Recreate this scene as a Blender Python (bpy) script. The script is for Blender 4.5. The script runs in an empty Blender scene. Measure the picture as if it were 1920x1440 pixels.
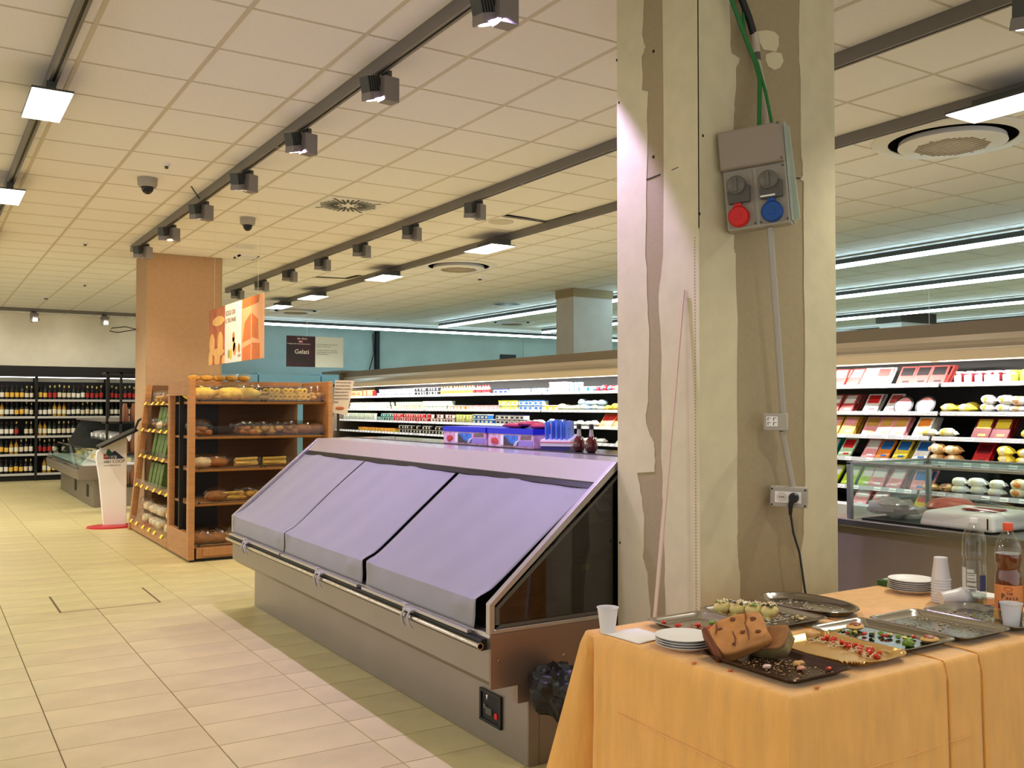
import bpy, math, random
from mathutils import Matrix, Vector
R = random.Random(7)
S = bpy.context.scene
COL = S.collection
PI = math.pi

# ------------------------------------------------------------------ camera, world, exposure
cam_d = bpy.data.cameras.new('camera'); cam = bpy.data.objects.new('camera', cam_d); COL.objects.link(cam)
cam_d.sensor_width = 36; cam_d.lens = 36 * 1770 / 1920; cam_d.clip_end = 100; cam_d.clip_start = 0.05
fw = Vector((.53178, .84654, .02415)); rt = Vector((.84678, -.53195, .00058)); up = rt.cross(fw).normalized(); rt = fw.cross(up)
m = Matrix.Identity(4)
for i in range(3):
    m[i][0] = rt[i]; m[i][1] = up[i]; m[i][2] = -fw[i]
m.translation = (0, 0, 1.49)
cam.matrix_world = m
S.camera = cam
w = bpy.data.worlds.new('world'); S.world = w; w.use_nodes = True
w.node_tree.nodes['Background'].inputs[0].default_value = (1.0, .99, .95, 1)
w.node_tree.nodes['Background'].inputs[1].default_value = .70
S.view_settings.view_transform = 'Standard'; S.view_settings.look = 'None'; S.view_settings.gamma = 1
S.view_settings.use_curve_mapping = False
S.view_settings.exposure = 0.45
S.cycles.max_bounces = 8; S.cycles.diffuse_bounces = 4; S.cycles.glossy_bounces = 4; S.cycles.transmission_bounces = 6
S.cycles.transparent_max_bounces = 16; S.cycles.caustics_reflective = False; S.cycles.caustics_refractive = False
S.cycles.sample_clamp_indirect = 4

# power settings of the lamps of the place and the added aisle fill
PANEL_E = 6; STRIP_E = 11; SPOT_W = 190; WARM_W = 42; CASE_W = 10.5; AISLE_W = 64

# ------------------------------------------------------------------ helpers
def lin(c):
    return tuple(((v / 255) / 12.92 if v / 255 <= .04045 else ((v / 255 + .055) / 1.055) ** 2.4) for v in c[:3]) + (1,)
MATS = {}
def mat(name, c=(200, 200, 200), rough=.6, metal=0, noise=0, nscale=20, bump=0, bscale=80, emit=0, trans=0, alpha=1, c2=None, stretch=None, spec=.5, coat=0, ior=1.45, sheen=0):
    if name in MATS: return MATS[name]
    mt = bpy.data.materials.new(name); MATS[name] = mt; mt.use_nodes = True
    nt = mt.node_tree; b = nt.nodes['Principled BSDF']; I = b.inputs
    I['Base Color'].default_value = lin(c); I['Roughness'].default_value = rough; I['Metallic'].default_value = metal
    I['Specular IOR Level'].default_value = spec; I['IOR'].default_value = ior
    if coat: I['Coat Weight'].default_value = coat; I['Coat Roughness'].default_value = .05
    if sheen: I['Sheen Weight'].default_value = sheen
    if trans: I['Transmission Weight'].default_value = trans
    if alpha < 1: I['Alpha'].default_value = alpha
    if emit: I['Emission Color'].default_value = lin(c); I['Emission Strength'].default_value = emit
    if noise or c2 or bump:
        tc = nt.nodes.new('ShaderNodeTexCoord'); mp = nt.nodes.new('ShaderNodeMapping')
        nt.links.new(tc.outputs['Object'], mp.inputs[0])
        if stretch: mp.inputs['Scale'].default_value = stretch
    if noise or c2:
        n = nt.nodes.new('ShaderNodeTexNoise'); n.inputs['Scale'].default_value = nscale; n.inputs['Detail'].default_value = 5
        nt.links.new(mp.outputs[0], n.inputs['Vector'])
        r = nt.nodes.new('ShaderNodeValToRGB'); e = r.color_ramp.elements
        if c2: a, z = lin(c), lin(c2); e[0].position = .4; e[1].position = .6
        else:
            l = lin(c); a = tuple(max(0, v * (1 - noise)) for v in l[:3]) + (1,); z = tuple(min(1, v * (1 + noise)) for v in l[:3]) + (1,)
            e[0].position = .3; e[1].position = .7
        e[0].color = a; e[1].color = z
        nt.links.new(n.outputs['Fac'], r.inputs[0]); nt.links.new(r.outputs[0], I['Base Color'])
    if bump:
        n2 = nt.nodes.new('ShaderNodeTexNoise'); n2.inputs['Scale'].default_value = bscale; n2.inputs['Detail'].default_value = 3
        nt.links.new(mp.outputs[0], n2.inputs['Vector'])
        bp = nt.nodes.new('ShaderNodeBump'); bp.inputs['Strength'].default_value = bump; bp.inputs['Distance'].default_value = .01
        nt.links.new(n2.outputs['Fac'], bp.inputs['Height']); nt.links.new(bp.outputs[0], I['Normal'])
    return mt

class MB:
    def __init__(s): s.v = []; s.f = []; s.m = []; s.sm = []
    def add(s, vs, fs, mi=0, sm=False):
        o = len(s.v); s.v += [tuple(p) for p in vs]
        for f in fs: s.f.append([i + o for i in f]); s.m.append(mi); s.sm.append(sm)
        return s
    def box(s, a, b, mi=0):
        x0, y0, z0 = a; x1, y1, z1 = b
        return s.add([(x0,y0,z0),(x1,y0,z0),(x1,y1,z0),(x0,y1,z0),(x0,y0,z1),(x1,y0,z1),(x1,y1,z1),(x0,y1,z1)],
                     [(0,3,2,1),(4,5,6,7),(0,1,5,4),(1,2,6,5),(2,3,7,6),(3,0,4,7)], mi)
    def cbox(s, c, d, mi=0): return s.box([c[i]-d[i]/2 for i in range(3)], [c[i]+d[i]/2 for i in range(3)], mi)
    def hexa(s, pts, mi=0): return s.add(pts, [(0,3,2,1),(4,5,6,7),(0,1,5,4),(1,2,6,5),(2,3,7,6),(3,0,4,7)], mi)
    def prism(s, poly, ax, a, b, mi=0):
        """poly: 2D points in the two remaining axes (x,z for ax=1; y,z for ax=0; x,y for ax=2), extruded from a to b"""
        def P(p, t): return (t, p[0], p[1]) if ax == 0 else ((p[0], t, p[1]) if ax == 1 else (p[0], p[1], t))
        n = len(poly); vs = [P(p, a) for p in poly] + [P(p, b) for p in poly]
        fs = [list(range(n))[::-1], [n + i for i in range(n)]] + [(i, (i+1) % n, n + (i+1) % n, n + i) for i in range(n)]
        return s.add(vs, fs, mi)
    def lathe(s, prof, seg=16, c=(0,0,0), mi=0, sm=True, capb=True, capt=True, squash=(1,1)):
        n = len(prof); vs = []
        for r, z in prof:
            for k in range(seg):
                a = 2*PI*k/seg; vs.append((c[0]+r*math.cos(a)*squash[0], c[1]+r*math.sin(a)*squash[1], c[2]+z))
        fs = []
        for i in range(n-1):
            for k in range(seg):
                k2 = (k+1) % seg; fs.append((i*seg+k, i*seg+k2, (i+1)*seg+k2, (i+1)*seg+k))
        if capb: fs.append([k for k in range(seg)][::-1])
        if capt: fs.append([(n-1)*seg+k for k in range(seg)])
        return s.add(vs, fs, mi, sm)
    def tube(s, path, r, seg=8, mi=0, sm=True):
        P = [Vector(p) for p in path]; vs = []; n = len(P); prev = None
        for i, p in enumerate(P):
            d = (P[min(i+1, n-1)] - P[max(i-1, 0)]).normalized()
            if prev is None: u = d.orthogonal().normalized()
            else: u = (prev - d * prev.dot(d)).normalized()
            prev = u; v = d.cross(u); rr = r[i] if isinstance(r, (list, tuple)) else r
            for k in range(seg):
                a = 2*PI*k/seg; vs.append(p + (u*math.cos(a) + v*math.sin(a)) * rr)
        fs = [(i*seg+k, i*seg+(k+1) % seg, (i+1)*seg+(k+1) % seg, (i+1)*seg+k) for i in range(n-1) for k in range(seg)]
        fs += [[k for k in range(seg)][::-1], [(n-1)*seg+k for k in range(seg)]]
        return s.add(vs, fs, mi, sm)
    def grid(s, fn, nu, nv, mi=0, sm=True, closed=False):
        vs = [fn(i/(nu if closed else nu-1), j/(nv-1)) for j in range(nv) for i in range(nu)]
        fs = []
        for j in range(nv-1):
            for i in range(nu if closed else nu-1):
                i2 = (i+1) % nu; fs.append((j*nu+i, j*nu+i2, (j+1)*nu+i2, (j+1)*nu+i))
        return s.add(vs, fs, mi, sm)
    def blob(s, c, r, seg=8, rings=6, mi=0, jit=0, rnd=None):
        rr = rnd or R; vs = [(c[0], c[1], c[2]-r[2])]
        for i in range(1, rings):
            t = PI*i/rings
            for k in range(seg):
                a = 2*PI*k/seg; q = 1 + jit*(rr.random()-.5)*2
                vs.append((c[0]+r[0]*math.sin(t)*math.cos(a)*q, c[1]+r[1]*math.sin(t)*math.sin(a)*q, c[2]-r[2]*math.cos(t)*q))
        vs.append((c[0], c[1], c[2]+r[2])); L = len(vs)-1
        fs = [(0, 1+(k+1) % seg, 1+k) for k in range(seg)]
        for i in range(rings-2):
            for k in range(seg): a = 1+i*seg; fs.append((a+k, a+(k+1) % seg, a+seg+(k+1) % seg, a+seg+k))
        a = 1+(rings-2)*seg; fs += [(a+k, a+(k+1) % seg, L) for k in range(seg)]
        return s.add(vs, fs, mi, True)
    def xf(s, M): s.v = [tuple(M @ Vector(p)) for p in s.v]; return s
    def mesh(s, name, mats, off=None):
        me = bpy.data.meshes.new(name)
        vs = s.v if off is None else [(p[0]-off[0], p[1]-off[1], p[2]-off[2]) for p in s.v]
        me.from_pydata(vs, [], s.f)
        for mt in (mats if isinstance(mats, (list, tuple)) else [mats]): me.materials.append(mt)
        me.polygons.foreach_set('material_index', s.m); me.polygons.foreach_set('use_smooth', s.sm)
        me.update()
        if any(s.sm): me.set_sharp_from_angle(angle=.8)
        return me
OFF = {}
def link(name, me, parent=None, loc=None):
    o = bpy.data.objects.new(name, me); COL.objects.link(o)
    if parent: o.parent = parent; OFF[o] = OFF.get(parent, Vector((0,0,0)))
    elif loc is not None: o.location = loc
    return o
def part(name, mb, mats, parent, kind=None, label=None):
    o = link(name, mb.mesh(name, mats, OFF.get(parent, Vector((0,0,0)))), parent)
    if kind: o['kind'] = kind
    if label: o['label'] = label
    return o
def tag(o, label, cat, group=None, kind=None):
    o['label'] = label; o['category'] = cat
    if group: o['group'] = group
    if kind: o['kind'] = kind
    return o
def thing(name, label, cat, loc, group=None):
    o = bpy.data.objects.new(name, None); COL.objects.link(o); o.location = loc; o.empty_display_size = .1
    OFF[o] = Vector(loc); return tag(o, label, cat, group)
def single(name, mb, mats, label, cat, loc, group=None):
    o = link(name, mb.mesh(name, mats, Vector(loc)), None, loc); OFF[o] = Vector(loc); return tag(o, label, cat, group)
def struct(name, mb, mats, loc=(0,0,0), kids=False):
    o = link(name, mb.mesh(name, mats, Vector(loc)), None, loc); o['kind'] = 'structure'; OFF[o] = Vector(loc); return o
def dup(root, loc, rot=None, label=None, group=None, scale=None):
    r = root.copy(); COL.objects.link(r); r.location = loc
    if rot is not None: r.rotation_euler = rot
    if label: r['label'] = label
    if group: r['group'] = group
    if scale: r.scale = scale
    for ch in list(root.children):
        c = ch.copy(); COL.objects.link(c); c.parent = r
        for g in list(ch.children):
            d = g.copy(); COL.objects.link(d); d.parent = c
    return r
def text(name, body, size, M, mt, parent, ext=.0004, align='LEFT', shear=0, sx=1):
    cu = bpy.data.curves.new(name, 'FONT'); cu.body = body; cu.size = size; cu.extrude = ext; cu.align_x = align; cu.shear = shear
    cu.resolution_u = 3
    cu.materials.append(mt); o = bpy.data.objects.new(name, cu); COL.objects.link(o); bpy.context.view_layer.update(); me = bpy.data.meshes.new_from_object(o); bpy.data.objects.remove(o); bpy.data.curves.remove(cu); o = bpy.data.objects.new(name, me); COL.objects.link(o); o.parent = parent
    o.matrix_local = Matrix.Translation(-OFF[parent]) @ M @ Matrix.Diagonal((sx, 1, 1, 1)); return o
def frame(o, x, z):
    """matrix with local X along x, local Y along z (text reading direction and up), at o"""
    x = Vector(x).normalized(); z = Vector(z).normalized(); n = x.cross(z)
    return Matrix(((x[0], z[0], n[0], o[0]), (x[1], z[1], n[1], o[1]), (x[2], z[2], n[2], o[2]), (0,0,0,1)))
def bevel(o, w=.003, seg=2):
    b = o.modifiers.new('edge', 'BEVEL'); b.width = w; b.segments = seg; b.limit_method = 'ANGLE'; return o
CZ = 3.405      # ceiling height

# ------------------------------------------------------------------ materials
M_tile = mat('floor_tile_stone', (205, 192, 141), .38, noise=.09, nscale=3, bump=.02, bscale=30)
M_tile2 = mat('floor_tile_stone_tan', (201, 187, 138), .36, noise=.10, nscale=4, bump=.02, bscale=30)
M_grout = mat('floor_grout', (110, 92, 68), .9)
M_ctile = mat('ceiling_tile_mineral', (246, 243, 244), .9, noise=.05, nscale=160, bump=.1, bscale=300)
M_grid = mat('ceiling_grid_metal', (212, 202, 188), .5)
M_void = mat('ceiling_void', (38, 34, 30), .9)
M_track = mat('track_grey', (122, 117, 112), .45, metal=.3)
M_trackdark = mat('track_slot', (28, 26, 24), .6)
M_spot = mat('spotlight_grey', (134, 127, 124), .5, metal=.2)
M_spotd = mat('spotlight_fins', (76, 78, 74), .5, metal=.3)
M_lens = mat('spot_lens_lit', (250, 235, 255), .3, emit=25)
M_lensoff = mat('spot_lens', (235, 230, 220), .2, emit=1.5)
M_panel = mat('lamp_panel_lit', (255, 250, 244), .3, emit=PANEL_E)
M_strip = mat('led_strip_lit', (206, 240, 250), .3, emit=STRIP_E)
M_stripw = mat('case_lamp_lit', (255, 252, 248), .3, emit=6)
M_wall = mat('wall_plaster', (236, 228, 206), .85, noise=.04, nscale=4, bump=.02)
M_wallb = mat('wall_concrete_panel', (172, 190, 186), .85, noise=.08, nscale=2, bump=.03)
M_black = mat('black_plastic', (18, 18, 18), .45)
M_blackmat = mat('black_shelf_metal', (14, 14, 15), .6)
M_board = mat('plasterboard_bare', (162, 147, 116), .9, noise=.04, nscale=60)
M_boardg = mat('plasterboard_bare_far', (176, 144, 112), .9, noise=.05, nscale=20)
M_plast = mat('joint_plaster', (208, 199, 166), .85, noise=.05, nscale=12, bump=.05, bscale=40)
M_steel = mat('brushed_steel', (158, 150, 142), .30, metal=.9, noise=.05, nscale=4, stretch=(1, 1, 40))
M_steelf = mat('brushed_steel_front', (150, 142, 134), .38, metal=.75, noise=.04, nscale=3)
M_chrome = mat('polished_steel', (210, 205, 200), .12, metal=1)
M_steeld = mat('steel_end_panel', (150, 128, 114), .36, metal=.7, noise=.08, nscale=3)
M_hood = mat('satin_metal_hood', (205, 200, 200), .22, metal=.55)
M_blind = mat('grey_night_blind', (138, 136, 142), .55, noise=.03, nscale=6, sheen=.2)
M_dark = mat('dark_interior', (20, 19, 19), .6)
def thin(name, c, rough, base, k):
    mt = bpy.data.materials.new(name); MATS[name] = mt; mt.use_nodes = True; nt = mt.node_tree; nt.nodes.clear()
    o = nt.nodes.new('ShaderNodeOutputMaterial'); mx = nt.nodes.new('ShaderNodeMixShader'); tr = nt.nodes.new('ShaderNodeBsdfTransparent'); gl = nt.nodes.new('ShaderNodeBsdfGlossy')
    lw = nt.nodes.new('ShaderNodeLayerWeight'); ma = nt.nodes.new('ShaderNodeMath'); ma.operation = 'MULTIPLY_ADD'; lw.inputs[0].default_value = .25
    tr.inputs[0].default_value = lin(c); gl.inputs[0].default_value = (1, 1, 1, 1); gl.inputs['Roughness'].default_value = rough
    ma.inputs[1].default_value = k; ma.inputs[2].default_value = base
    nt.links.new(lw.outputs['Facing'], ma.inputs[0]); nt.links.new(ma.outputs[0], mx.inputs[0]); nt.links.new(tr.outputs[0], mx.inputs[1]); nt.links.new(gl.outputs[0], mx.inputs[2]); nt.links.new(mx.outputs[0], o.inputs[0])
    return mt
M_clear = thin('clear_film', (246, 246, 244), .12, .02, .22)
M_glassd = thin('dark_glass', (176, 178, 178), .03, .05, .2)
M_glass = thin('clear_glass', (232, 242, 238), .02, .03, .25)
M_wood = mat('beech_wood', (172, 122, 76), .5, noise=.13, nscale=5, stretch=(1, 1, 10), coat=.1)
M_woodh = mat('beech_wood_shelf', (166, 116, 70), .5, noise=.13, nscale=5, stretch=(10, 1, 1), coat=.1)
M_woodd = mat('wood_back_shaded', (104, 72, 44), .6, noise=.12, nscale=4, stretch=(1, 1, 8))  # darker beech: shade of the rack interior put into the colour
M_hoodt = mat('case_hood_taupe', (128, 116, 100), .45, metal=.2)
M_hoodl = mat('case_hood_light', (196, 182, 164), .3, metal=.35)
M_rail = mat('price_rail', (168, 170, 176), .4)
M_ticket = mat('price_ticket', (240, 240, 240), .5)
M_white = mat('white_plastic', (238, 236, 236), .4)
M_cup = mat('cup_plastic', (236, 232, 236), .35, trans=.15)
M_paper = mat('white_paper', (240, 236, 232), .8)
M_ink = mat('print_black', (24, 22, 22), .7)
M_cloth = mat('orange_tablecloth', (232, 172, 88), .62, noise=.085, nscale=26, stretch=(1, 1, .22), bump=.35, bscale=45, sheen=.4)
M_inox = mat('inox_tray', (186, 180, 174), .16, metal=1, noise=.04, nscale=8)
M_gold = mat('gold_card_tray', (226, 184, 116), .3, metal=.7)
M_grey = mat('grey_plastic', (168, 162, 152), .45)
M_greyd = mat('dark_grey_plastic', (84, 82, 76), .45)
M_red = mat('red_plastic', (206, 28, 28), .4); M_blue = mat('blue_plastic', (10, 72, 150), .4)
M_green = mat('green_cable', (32, 112, 52), .5)

# ------------------------------------------------------------------ floor
TX, TY, TX0, TY0 = .6012, .3067, .535, 4.2305
mb = MB(); mb.box((-6, -3, -.10), (24, 22.2, -.004)); floor = struct('floor', mb, M_grout)
cells = []
for i in range(-4, 8):
    for j in range(-16, 58):
        x0 = TX0 + TX*i; y0 = TY0 + TY*j
        if y0 > 21.6: continue
        cx, cy = x0+TX/2, y0+TY/2; d = cx*fw.x + cy*fw.y
        vis = d > 1 and abs((cx*rt.x + cy*rt.y)/d*1770) < 1050 and 1.49/d*1770 < 780 and (cx < 2.5)
        cells.append((0 if vis else 1, d, x0, y0))
cells.sort()
def tilemesh(k):
    q = MB(); g = .0022; a, b = TX/2-g, TY/2-g
    q.add([(-a,-b,-.004),(a,-b,-.004),(a,b,-.004),(-a,b,-.004),(-a+.001,-b+.001,0),(a-.001,-b+.001,0),(a-.001,b-.001,0),(-a+.001,b-.001,0)],
          [(4,5,6,7),(0,1,5,4),(1,2,6,5),(2,3,7,6),(3,0,4,7)]); return q.mesh('floor_tile', [M_tile, M_tile2][k])
tm = [tilemesh(0), tilemesh(1)]; rest = MB()
for n, (v, d, x0, y0) in enumerate(cells):
    if v == 0 and n < 290:
        o = link('tile', tm[R.random() < .35], floor); o.location = (x0+TX/2, y0+TY/2, 0)
    else:
        rest.box((x0+.0022, y0+.0022, -.004), (x0+TX-.0022, y0+TY-.0022, 0))
part('far_tiles', rest, M_tile, floor, 'stuff')
q = MB()
for a, b in (((.88, 7.54, -.001), (.895, 8.22, .0012)), ((1.57, 7.545, -.001), (1.584, 8.23, .0012)), ((.88, 7.54, -.001), (1.58, 7.55, .0012))): q.box(a, b)
part('hatch_joint', q, M_grout, floor)
mb = MB(); mb.box((4.2, -3, -.003), (24, 22, .001)); part('rear_floor_area', mb, M_tile, floor)

# ------------------------------------------------------------------ ceiling
GX, GX0, GY0 = .5995, .125, 4.475
mb = MB(); mb.box((-6, -3, CZ+.03), (24, 22.2, CZ+.12)); ceil = struct('ceiling', mb, M_void)
cells = []
for i in range(-9, 40):
    for j in range(-12, 30):
        x0 = GX0+GX*i; y0 = GY0+.6*j; cx, cy = x0+.3, y0+.3; d = cx*fw.x+cy*fw.y
        if y0 > 21.3: continue
        sx = (cx*rt.x+cy*rt.y)/max(d, .1)*1770; sy = 1.9/max(d, .1)*1770
        vis = d > 1 and abs(sx) < 1050 and sy < 800
        cells.append((0 if vis else 1, d, x0, y0))
cells.sort()
q = MB(); g = .009; q.cbox((0, 0, .008), (GX-2*g, .6-2*g, .014)); q2 = MB()
cm = q.mesh('ceiling_tile', M_ctile); rest = MB(); nt_ = 0
for v, d, x0, y0 in cells:
    if v == 0 and nt_ < 295:
        o = link('ceiling_tile', cm, ceil); o.location = (x0+GX/2, y0+.3, CZ); nt_ += 1
        if abs(x0+.3-5.2) < .3 and abs(y0+.3-7.78) < .3: o.location.z += .012; o.rotation_euler = (.03, .03, .01)
    else: rest.cbox((x0+GX/2, y0+.3, CZ+.008), (GX-2*g, .6-2*g, .014))
part('far_ceiling_tiles', rest, M_ctile, ceil, 'stuff')
for i in range(-9, 40):
    q = MB(); x = GX0+GX*i; q.box((x-.012, -2.8, CZ-.002), (x+.012, 21.6, CZ+.004)); part('grid_bar', q, M_grid, ceil)
q = MB()
for j in range(-12, 30):
    y = GY0+.6*j; q.box((-5.4, y-.007, CZ-.001), (23.9, y+.007, CZ+.004))
part('cross_grid_bars', q, M_grid, ceil, 'stuff')
q = MB()
q.prism([(4.95, 8.055), (5.50, 8.085), (5.47, 7.5), (5.455, 7.5), (5.485, 8.06)], 2, CZ-.003, CZ+.001)
q.prism([(4.90, 13.36), (5.42, 13.26), (5.45, 12.76), (5.36, 12.80), (5.34, 13.18), (4.95, 13.24)], 2, CZ-.003, CZ+.001)
part('open_joint', q, M_void, ceil)

# ------------------------------------------------------------------ walls, pillars
mb = MB(); mb.box((-6, 21.75, 0), (5.2, 21.95, CZ+.03)); struct('wall_left', mb, M_wall)
mb = MB(); mb.box((5.2, 21.65, 0), (24, 21.95, CZ+.03)); wb = struct('wall_back', mb, M_wallb)
for k, (xa, xb) in enumerate(((5.25, 9.55), (9.65, 13.9), (13.96, 18.2))):
    q = MB(); q.box((xa, 21.63, 2.0), (xb, 21.652, 3.33)); part('wall_panel', q, M_wallb, wb)
mb = MB(); mb.box((23.8, -3, 0), (24, 21.9, CZ+.03)); struct('wall_right', mb, M_wallb)
q = MB(); q.box((9.555, 21.52, 0), (9.65, 21.66, 3.36)); struct('trim_1', q, M_blackmat)
q = MB(); q.tube([(9.5, 21.6, 3.3), (9.52, 21.58, 2.8), (9.4, 21.58, 2.4), (9.36, 21.6, 2.2)], .012, 6)
single('wall_cable', q, M_black, 'thin black cable hanging beside the black post on the far wall', 'cable', (9.4, 21.58, 2.2))

PX0, PX1, PY0, PY1 = 2.620, 3.435, 2.773, 3.288
mb = MB(); mb.box((PX0, PY0, 0), (PX1, PY1, CZ+.02)); pil = struct('pillar', mb, M_board)
def colr(px):   # Y on the left face (X = PX0) / X on the front face (Y = PY0) of the surveyed edge points
    a = math.atan((px-960)/1770) + math.radians(32.136)
    return math.tan(a)
def lf(px, py):     # left face point from survey sight line
    y = PX0/colr(px); d = PX0*fw.x + y*fw.y; return (y, 1.49 + ((763.5-py)*d/1770))
def ff(px, py):
    x = PY0*colr(px); d = x*fw.x + PY0*fw.y; return (x, 1.49 + ((763.5-py)*d/1770))
def rag(pts, n=4, a=1.2):
    out = []
    for i in range(len(pts)-1):
        for k in range(n):
            t = k/n; out.append((pts[i][0]*(1-t)+pts[i+1][0]*t + R.uniform(-a, a), pts[i][1]*(1-t)+pts[i+1][1]*t))
    return out+[pts[-1]]
L1 = rag([(1213,-60),(1206,60),(1213,82),(1206,100),(1207,165),(1217,168),(1214,330),(1213,480),(1215,575),(1219,645),(1216,754),(1211,787),(1218,815),(1226,830),(1229,845),(1228,885),(1195,887),(1204,935),(1208,975),(1205,1046),(1213,1075),(1218,1140),(1220,1400)])
L2 = rag([(1246,-60),(1246,480),(1237,555),(1241,670),(1241,860),(1243,950),(1246,1070),(1248,1140),(1250,1400)])
F1 = rag([(1371,-60),(1372,30),(1373,95),(1391,105),(1383,122),(1380,183),(1377,220),(1380,330),(1376,462),(1379,475),(1382,600),(1381,900),(1382,963),(1380,1008),(1382,1042),(1385,1083),(1386,1400)])
F2 = rag([(1506,-60),(1502,30),(1501,92),(1504,150),(1505,280),(1508,327),(1502,334),(1509,338),(1508,600),(1507,900),(1505,1000),(1500,1030),(1497,1050),(1502,1090),(1503,1400)])
def band(name, edge, side, fnc, lim, t=.003):
    """plaster band between a ragged edge line and a straight vertical limit"""
    q = MB()
    for i in range(len(edge)-1):
        a, b = fnc(*edge[i]), fnc(*edge[i+1])
        za, zb = max(0, min(CZ-.001, a[1])), max(0, min(CZ-.001, b[1]))
        if abs(za-zb) < 1e-5: continue
        if side == 'L':
            V = [(PX0, lim, za), (PX0, a[0], za), (PX0, b[0], zb), (PX0, lim, zb)]; W_ = [(p[0]-t, p[1], p[2]) for p in V]
        else:
            V = [(lim, PY0, za), (a[0], PY0, za), (b[0], PY0, zb), (lim, PY0, zb)]; W_ = [(p[0], p[1]-t, p[2]) for p in V]
        q.hexa(V+W_)
    return part(name, q, M_plast, pil)
band('plaster_band', L1, 'L', lf, PY1); band('plaster_band', L2, 'L', lf, PY0-.003)
band('plaster_band', F1, 'F', ff, PX0-.003); band('plaster_band', F2, 'F', ff, PX1)
def patch(fn, pts, face):
    P = [fn(*p) for p in pts]; q = MB(); t = .004
    if face == 'L': q.prism([(a, b) for a, b in P], 0, PX0-t, PX0)
    else: q.prism([(a, b) for a, b in P], 1, PY0-t, PY0)
    part('plaster_patch', q, M_plast, pil)
patch(ff, [(1424,53),(1440,51),(1455,54),(1463,62),(1463,80),(1458,92),(1448,90),(1434,88),(1427,74)], 'F')
patch(ff, [(1439,97),(1452,92),(1468,95),(1472,110),(1466,122),(1455,127),(1443,120),(1438,108)], 'F')
q = MB()
for pts, fn, fc in (([(1214,336),(1240,326),(1240,324.5),(1214,334.5)], lf, 'L'), ([(1262,318),(1275,312),(1275,310.8),(1262,316.6)], lf, 'L'), ([(1490,332),(1502,333.5),(1502,332),(1490,330.5)], ff, 'F')):
    P = [fn(*p) for p in pts]
    q.prism(P, 0, PX0-.0042, PX0) if fc == 'L' else q.prism(P, 1, PY0-.0042, PY0)
part('board_joint', q, M_void, pil)
q = MB()
for px, py, fn, fc in ((1227,292,lf,'L'),(1228,91,lf,'L'),(1159,108,lf,'L'),(1163,189,lf,'L'),(1319,252,ff,'F'),(1312,400,ff,'F'),(1163,1017,lf,'L')):
    a, b = fn(px, py); e = .004
    q.box((PX0-.0045, a-e, b-e*1.3), (PX0, a+e, b+e*1.3)) if fc == 'L' else q.box((a-e, PY0-.0045, b-e*1.3), (a+e, PY0, b+e*1.3))
part('screw_hole', q, M_void, pil)
q = MB(); q.box((PX0-.0052, PY0-.0052, 0), (PX0+.0, PY0+.032, 2.2)); pass
cb = part('corner_bead', q, M_plast, pil)
q = MB()
for k in range(130):
    z = .55+k*.0125; q.box((PX0-.0058, PY0+.015, z), (PX0-.005, PY0+.022, z+.006))
part('bead_holes', q, M_board, cb)
# second pillar (warm lit) behind the bread racks, pale pillars further off
mb = MB(); mb.box((2.368, 12.30, 0), (3.30, 12.94, CZ+.02)); p2 = struct('pillar', mb, M_boardg)
q = MB()
for z in (2.42, 3.395): q.box((2.368, 12.298, z), (3.30, 12.3, z+.003))
for k in range(10): q.box((2.40, 12.298, .3+k*.31), (2.406, 12.3, .306+k*.31))
q.box((3.285, 12.297, 0), (3.30, 12.3, 3.4)); q.box((2.368, 12.297, 0), (2.38, 12.3, 3.4))
part('board_joint', q, M_board, p2)
q = MB(); q.tube([(2.36, 12.9, 2.49), (2.2, 12.7, 2.50), (2.03, 12.62, 2.47), (2.0, 12.6, 2.43), (2.1, 12.65, 2.42), (2.36, 12.92, 2.485)], .006, 6)
single('cable_loop', q, M_black, 'thin dark cable loop sticking out of the left side of the far tan pillar', 'cable', (2.36, 12.92, 2.48))
mb = MB(); mb.box((8.91, 12.32, 0), (9.70, 12.81, CZ+.02)); p3 = struct('pillar', mb, mat('pillar_paint_pale', (206, 206, 200), .7, noise=.05, nscale=4))
q = MB(); q.box((8.9, 12.31, 3.27), (9.71, 12.82, CZ)); part('bare_head', q, M_board, p3)
mb = MB(); mb.box((16.65, 11.84, 0), (17.7, 12.35, CZ+.02)); p4 = struct('pillar', mb, MATS['pillar_paint_pale'])
q = MB(); q.box((16.6, 11.8, 3.2), (17.75, 12.4, CZ)); part('bare_head', q, mat('bare_head_dark', (70, 64, 56), .9), p4)

# ------------------------------------------------------------------ tracks, spotlights, lamp panels, strips
def track(x, y0, y1, label, z=3.33):
    t = thing('lighting_track', label, 'track', (x, y0, z))
    q = MB(); q.box((x-.024, y0, z), (x-.008, y1, CZ)); q.box((x+.008, y0, z), (x+.024, y1, CZ)); q.box((x-.008, y0, z+.02), (x+.008, y1, CZ)); part('profile', q, M_track, t)
    q = MB(); q.box((x-.008, y0+.002, z+.006), (x+.008, y1-.002, z+.02)); part('slot', q, M_trackdark, t)
    q = MB(); y = y0+1.5
    while y < y1: q.box((x-.008, y, z-.001), (x+.008, y+.05, z+.01)); part('joint_clip', q, M_track, t); q = MB(); y += 3
    return t
track(2.13, -1, 11.9, 'grey lighting track running to the tan pillar, the one carrying the nearest spotlights')
track(4.2, -1, 15.4, 'grey lighting track passing behind the plastered pillar with a long row of spotlights')
track(5.5, -1, 16.6, 'grey lighting track passing behind the plastered pillar that carries flat white lamps')
track(.62, -1, 18.5, 'grey lighting track along the left aisle with square white lamps')
for x, lb in ((-2.4, 'next aisle'), (-5.0, 'farthest aisle')): track(x, -1, 19, f'added grey track for fill lamps, {lb}, out of the picture on the left')  # tracks added out of view to carry the fill lamps
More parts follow.
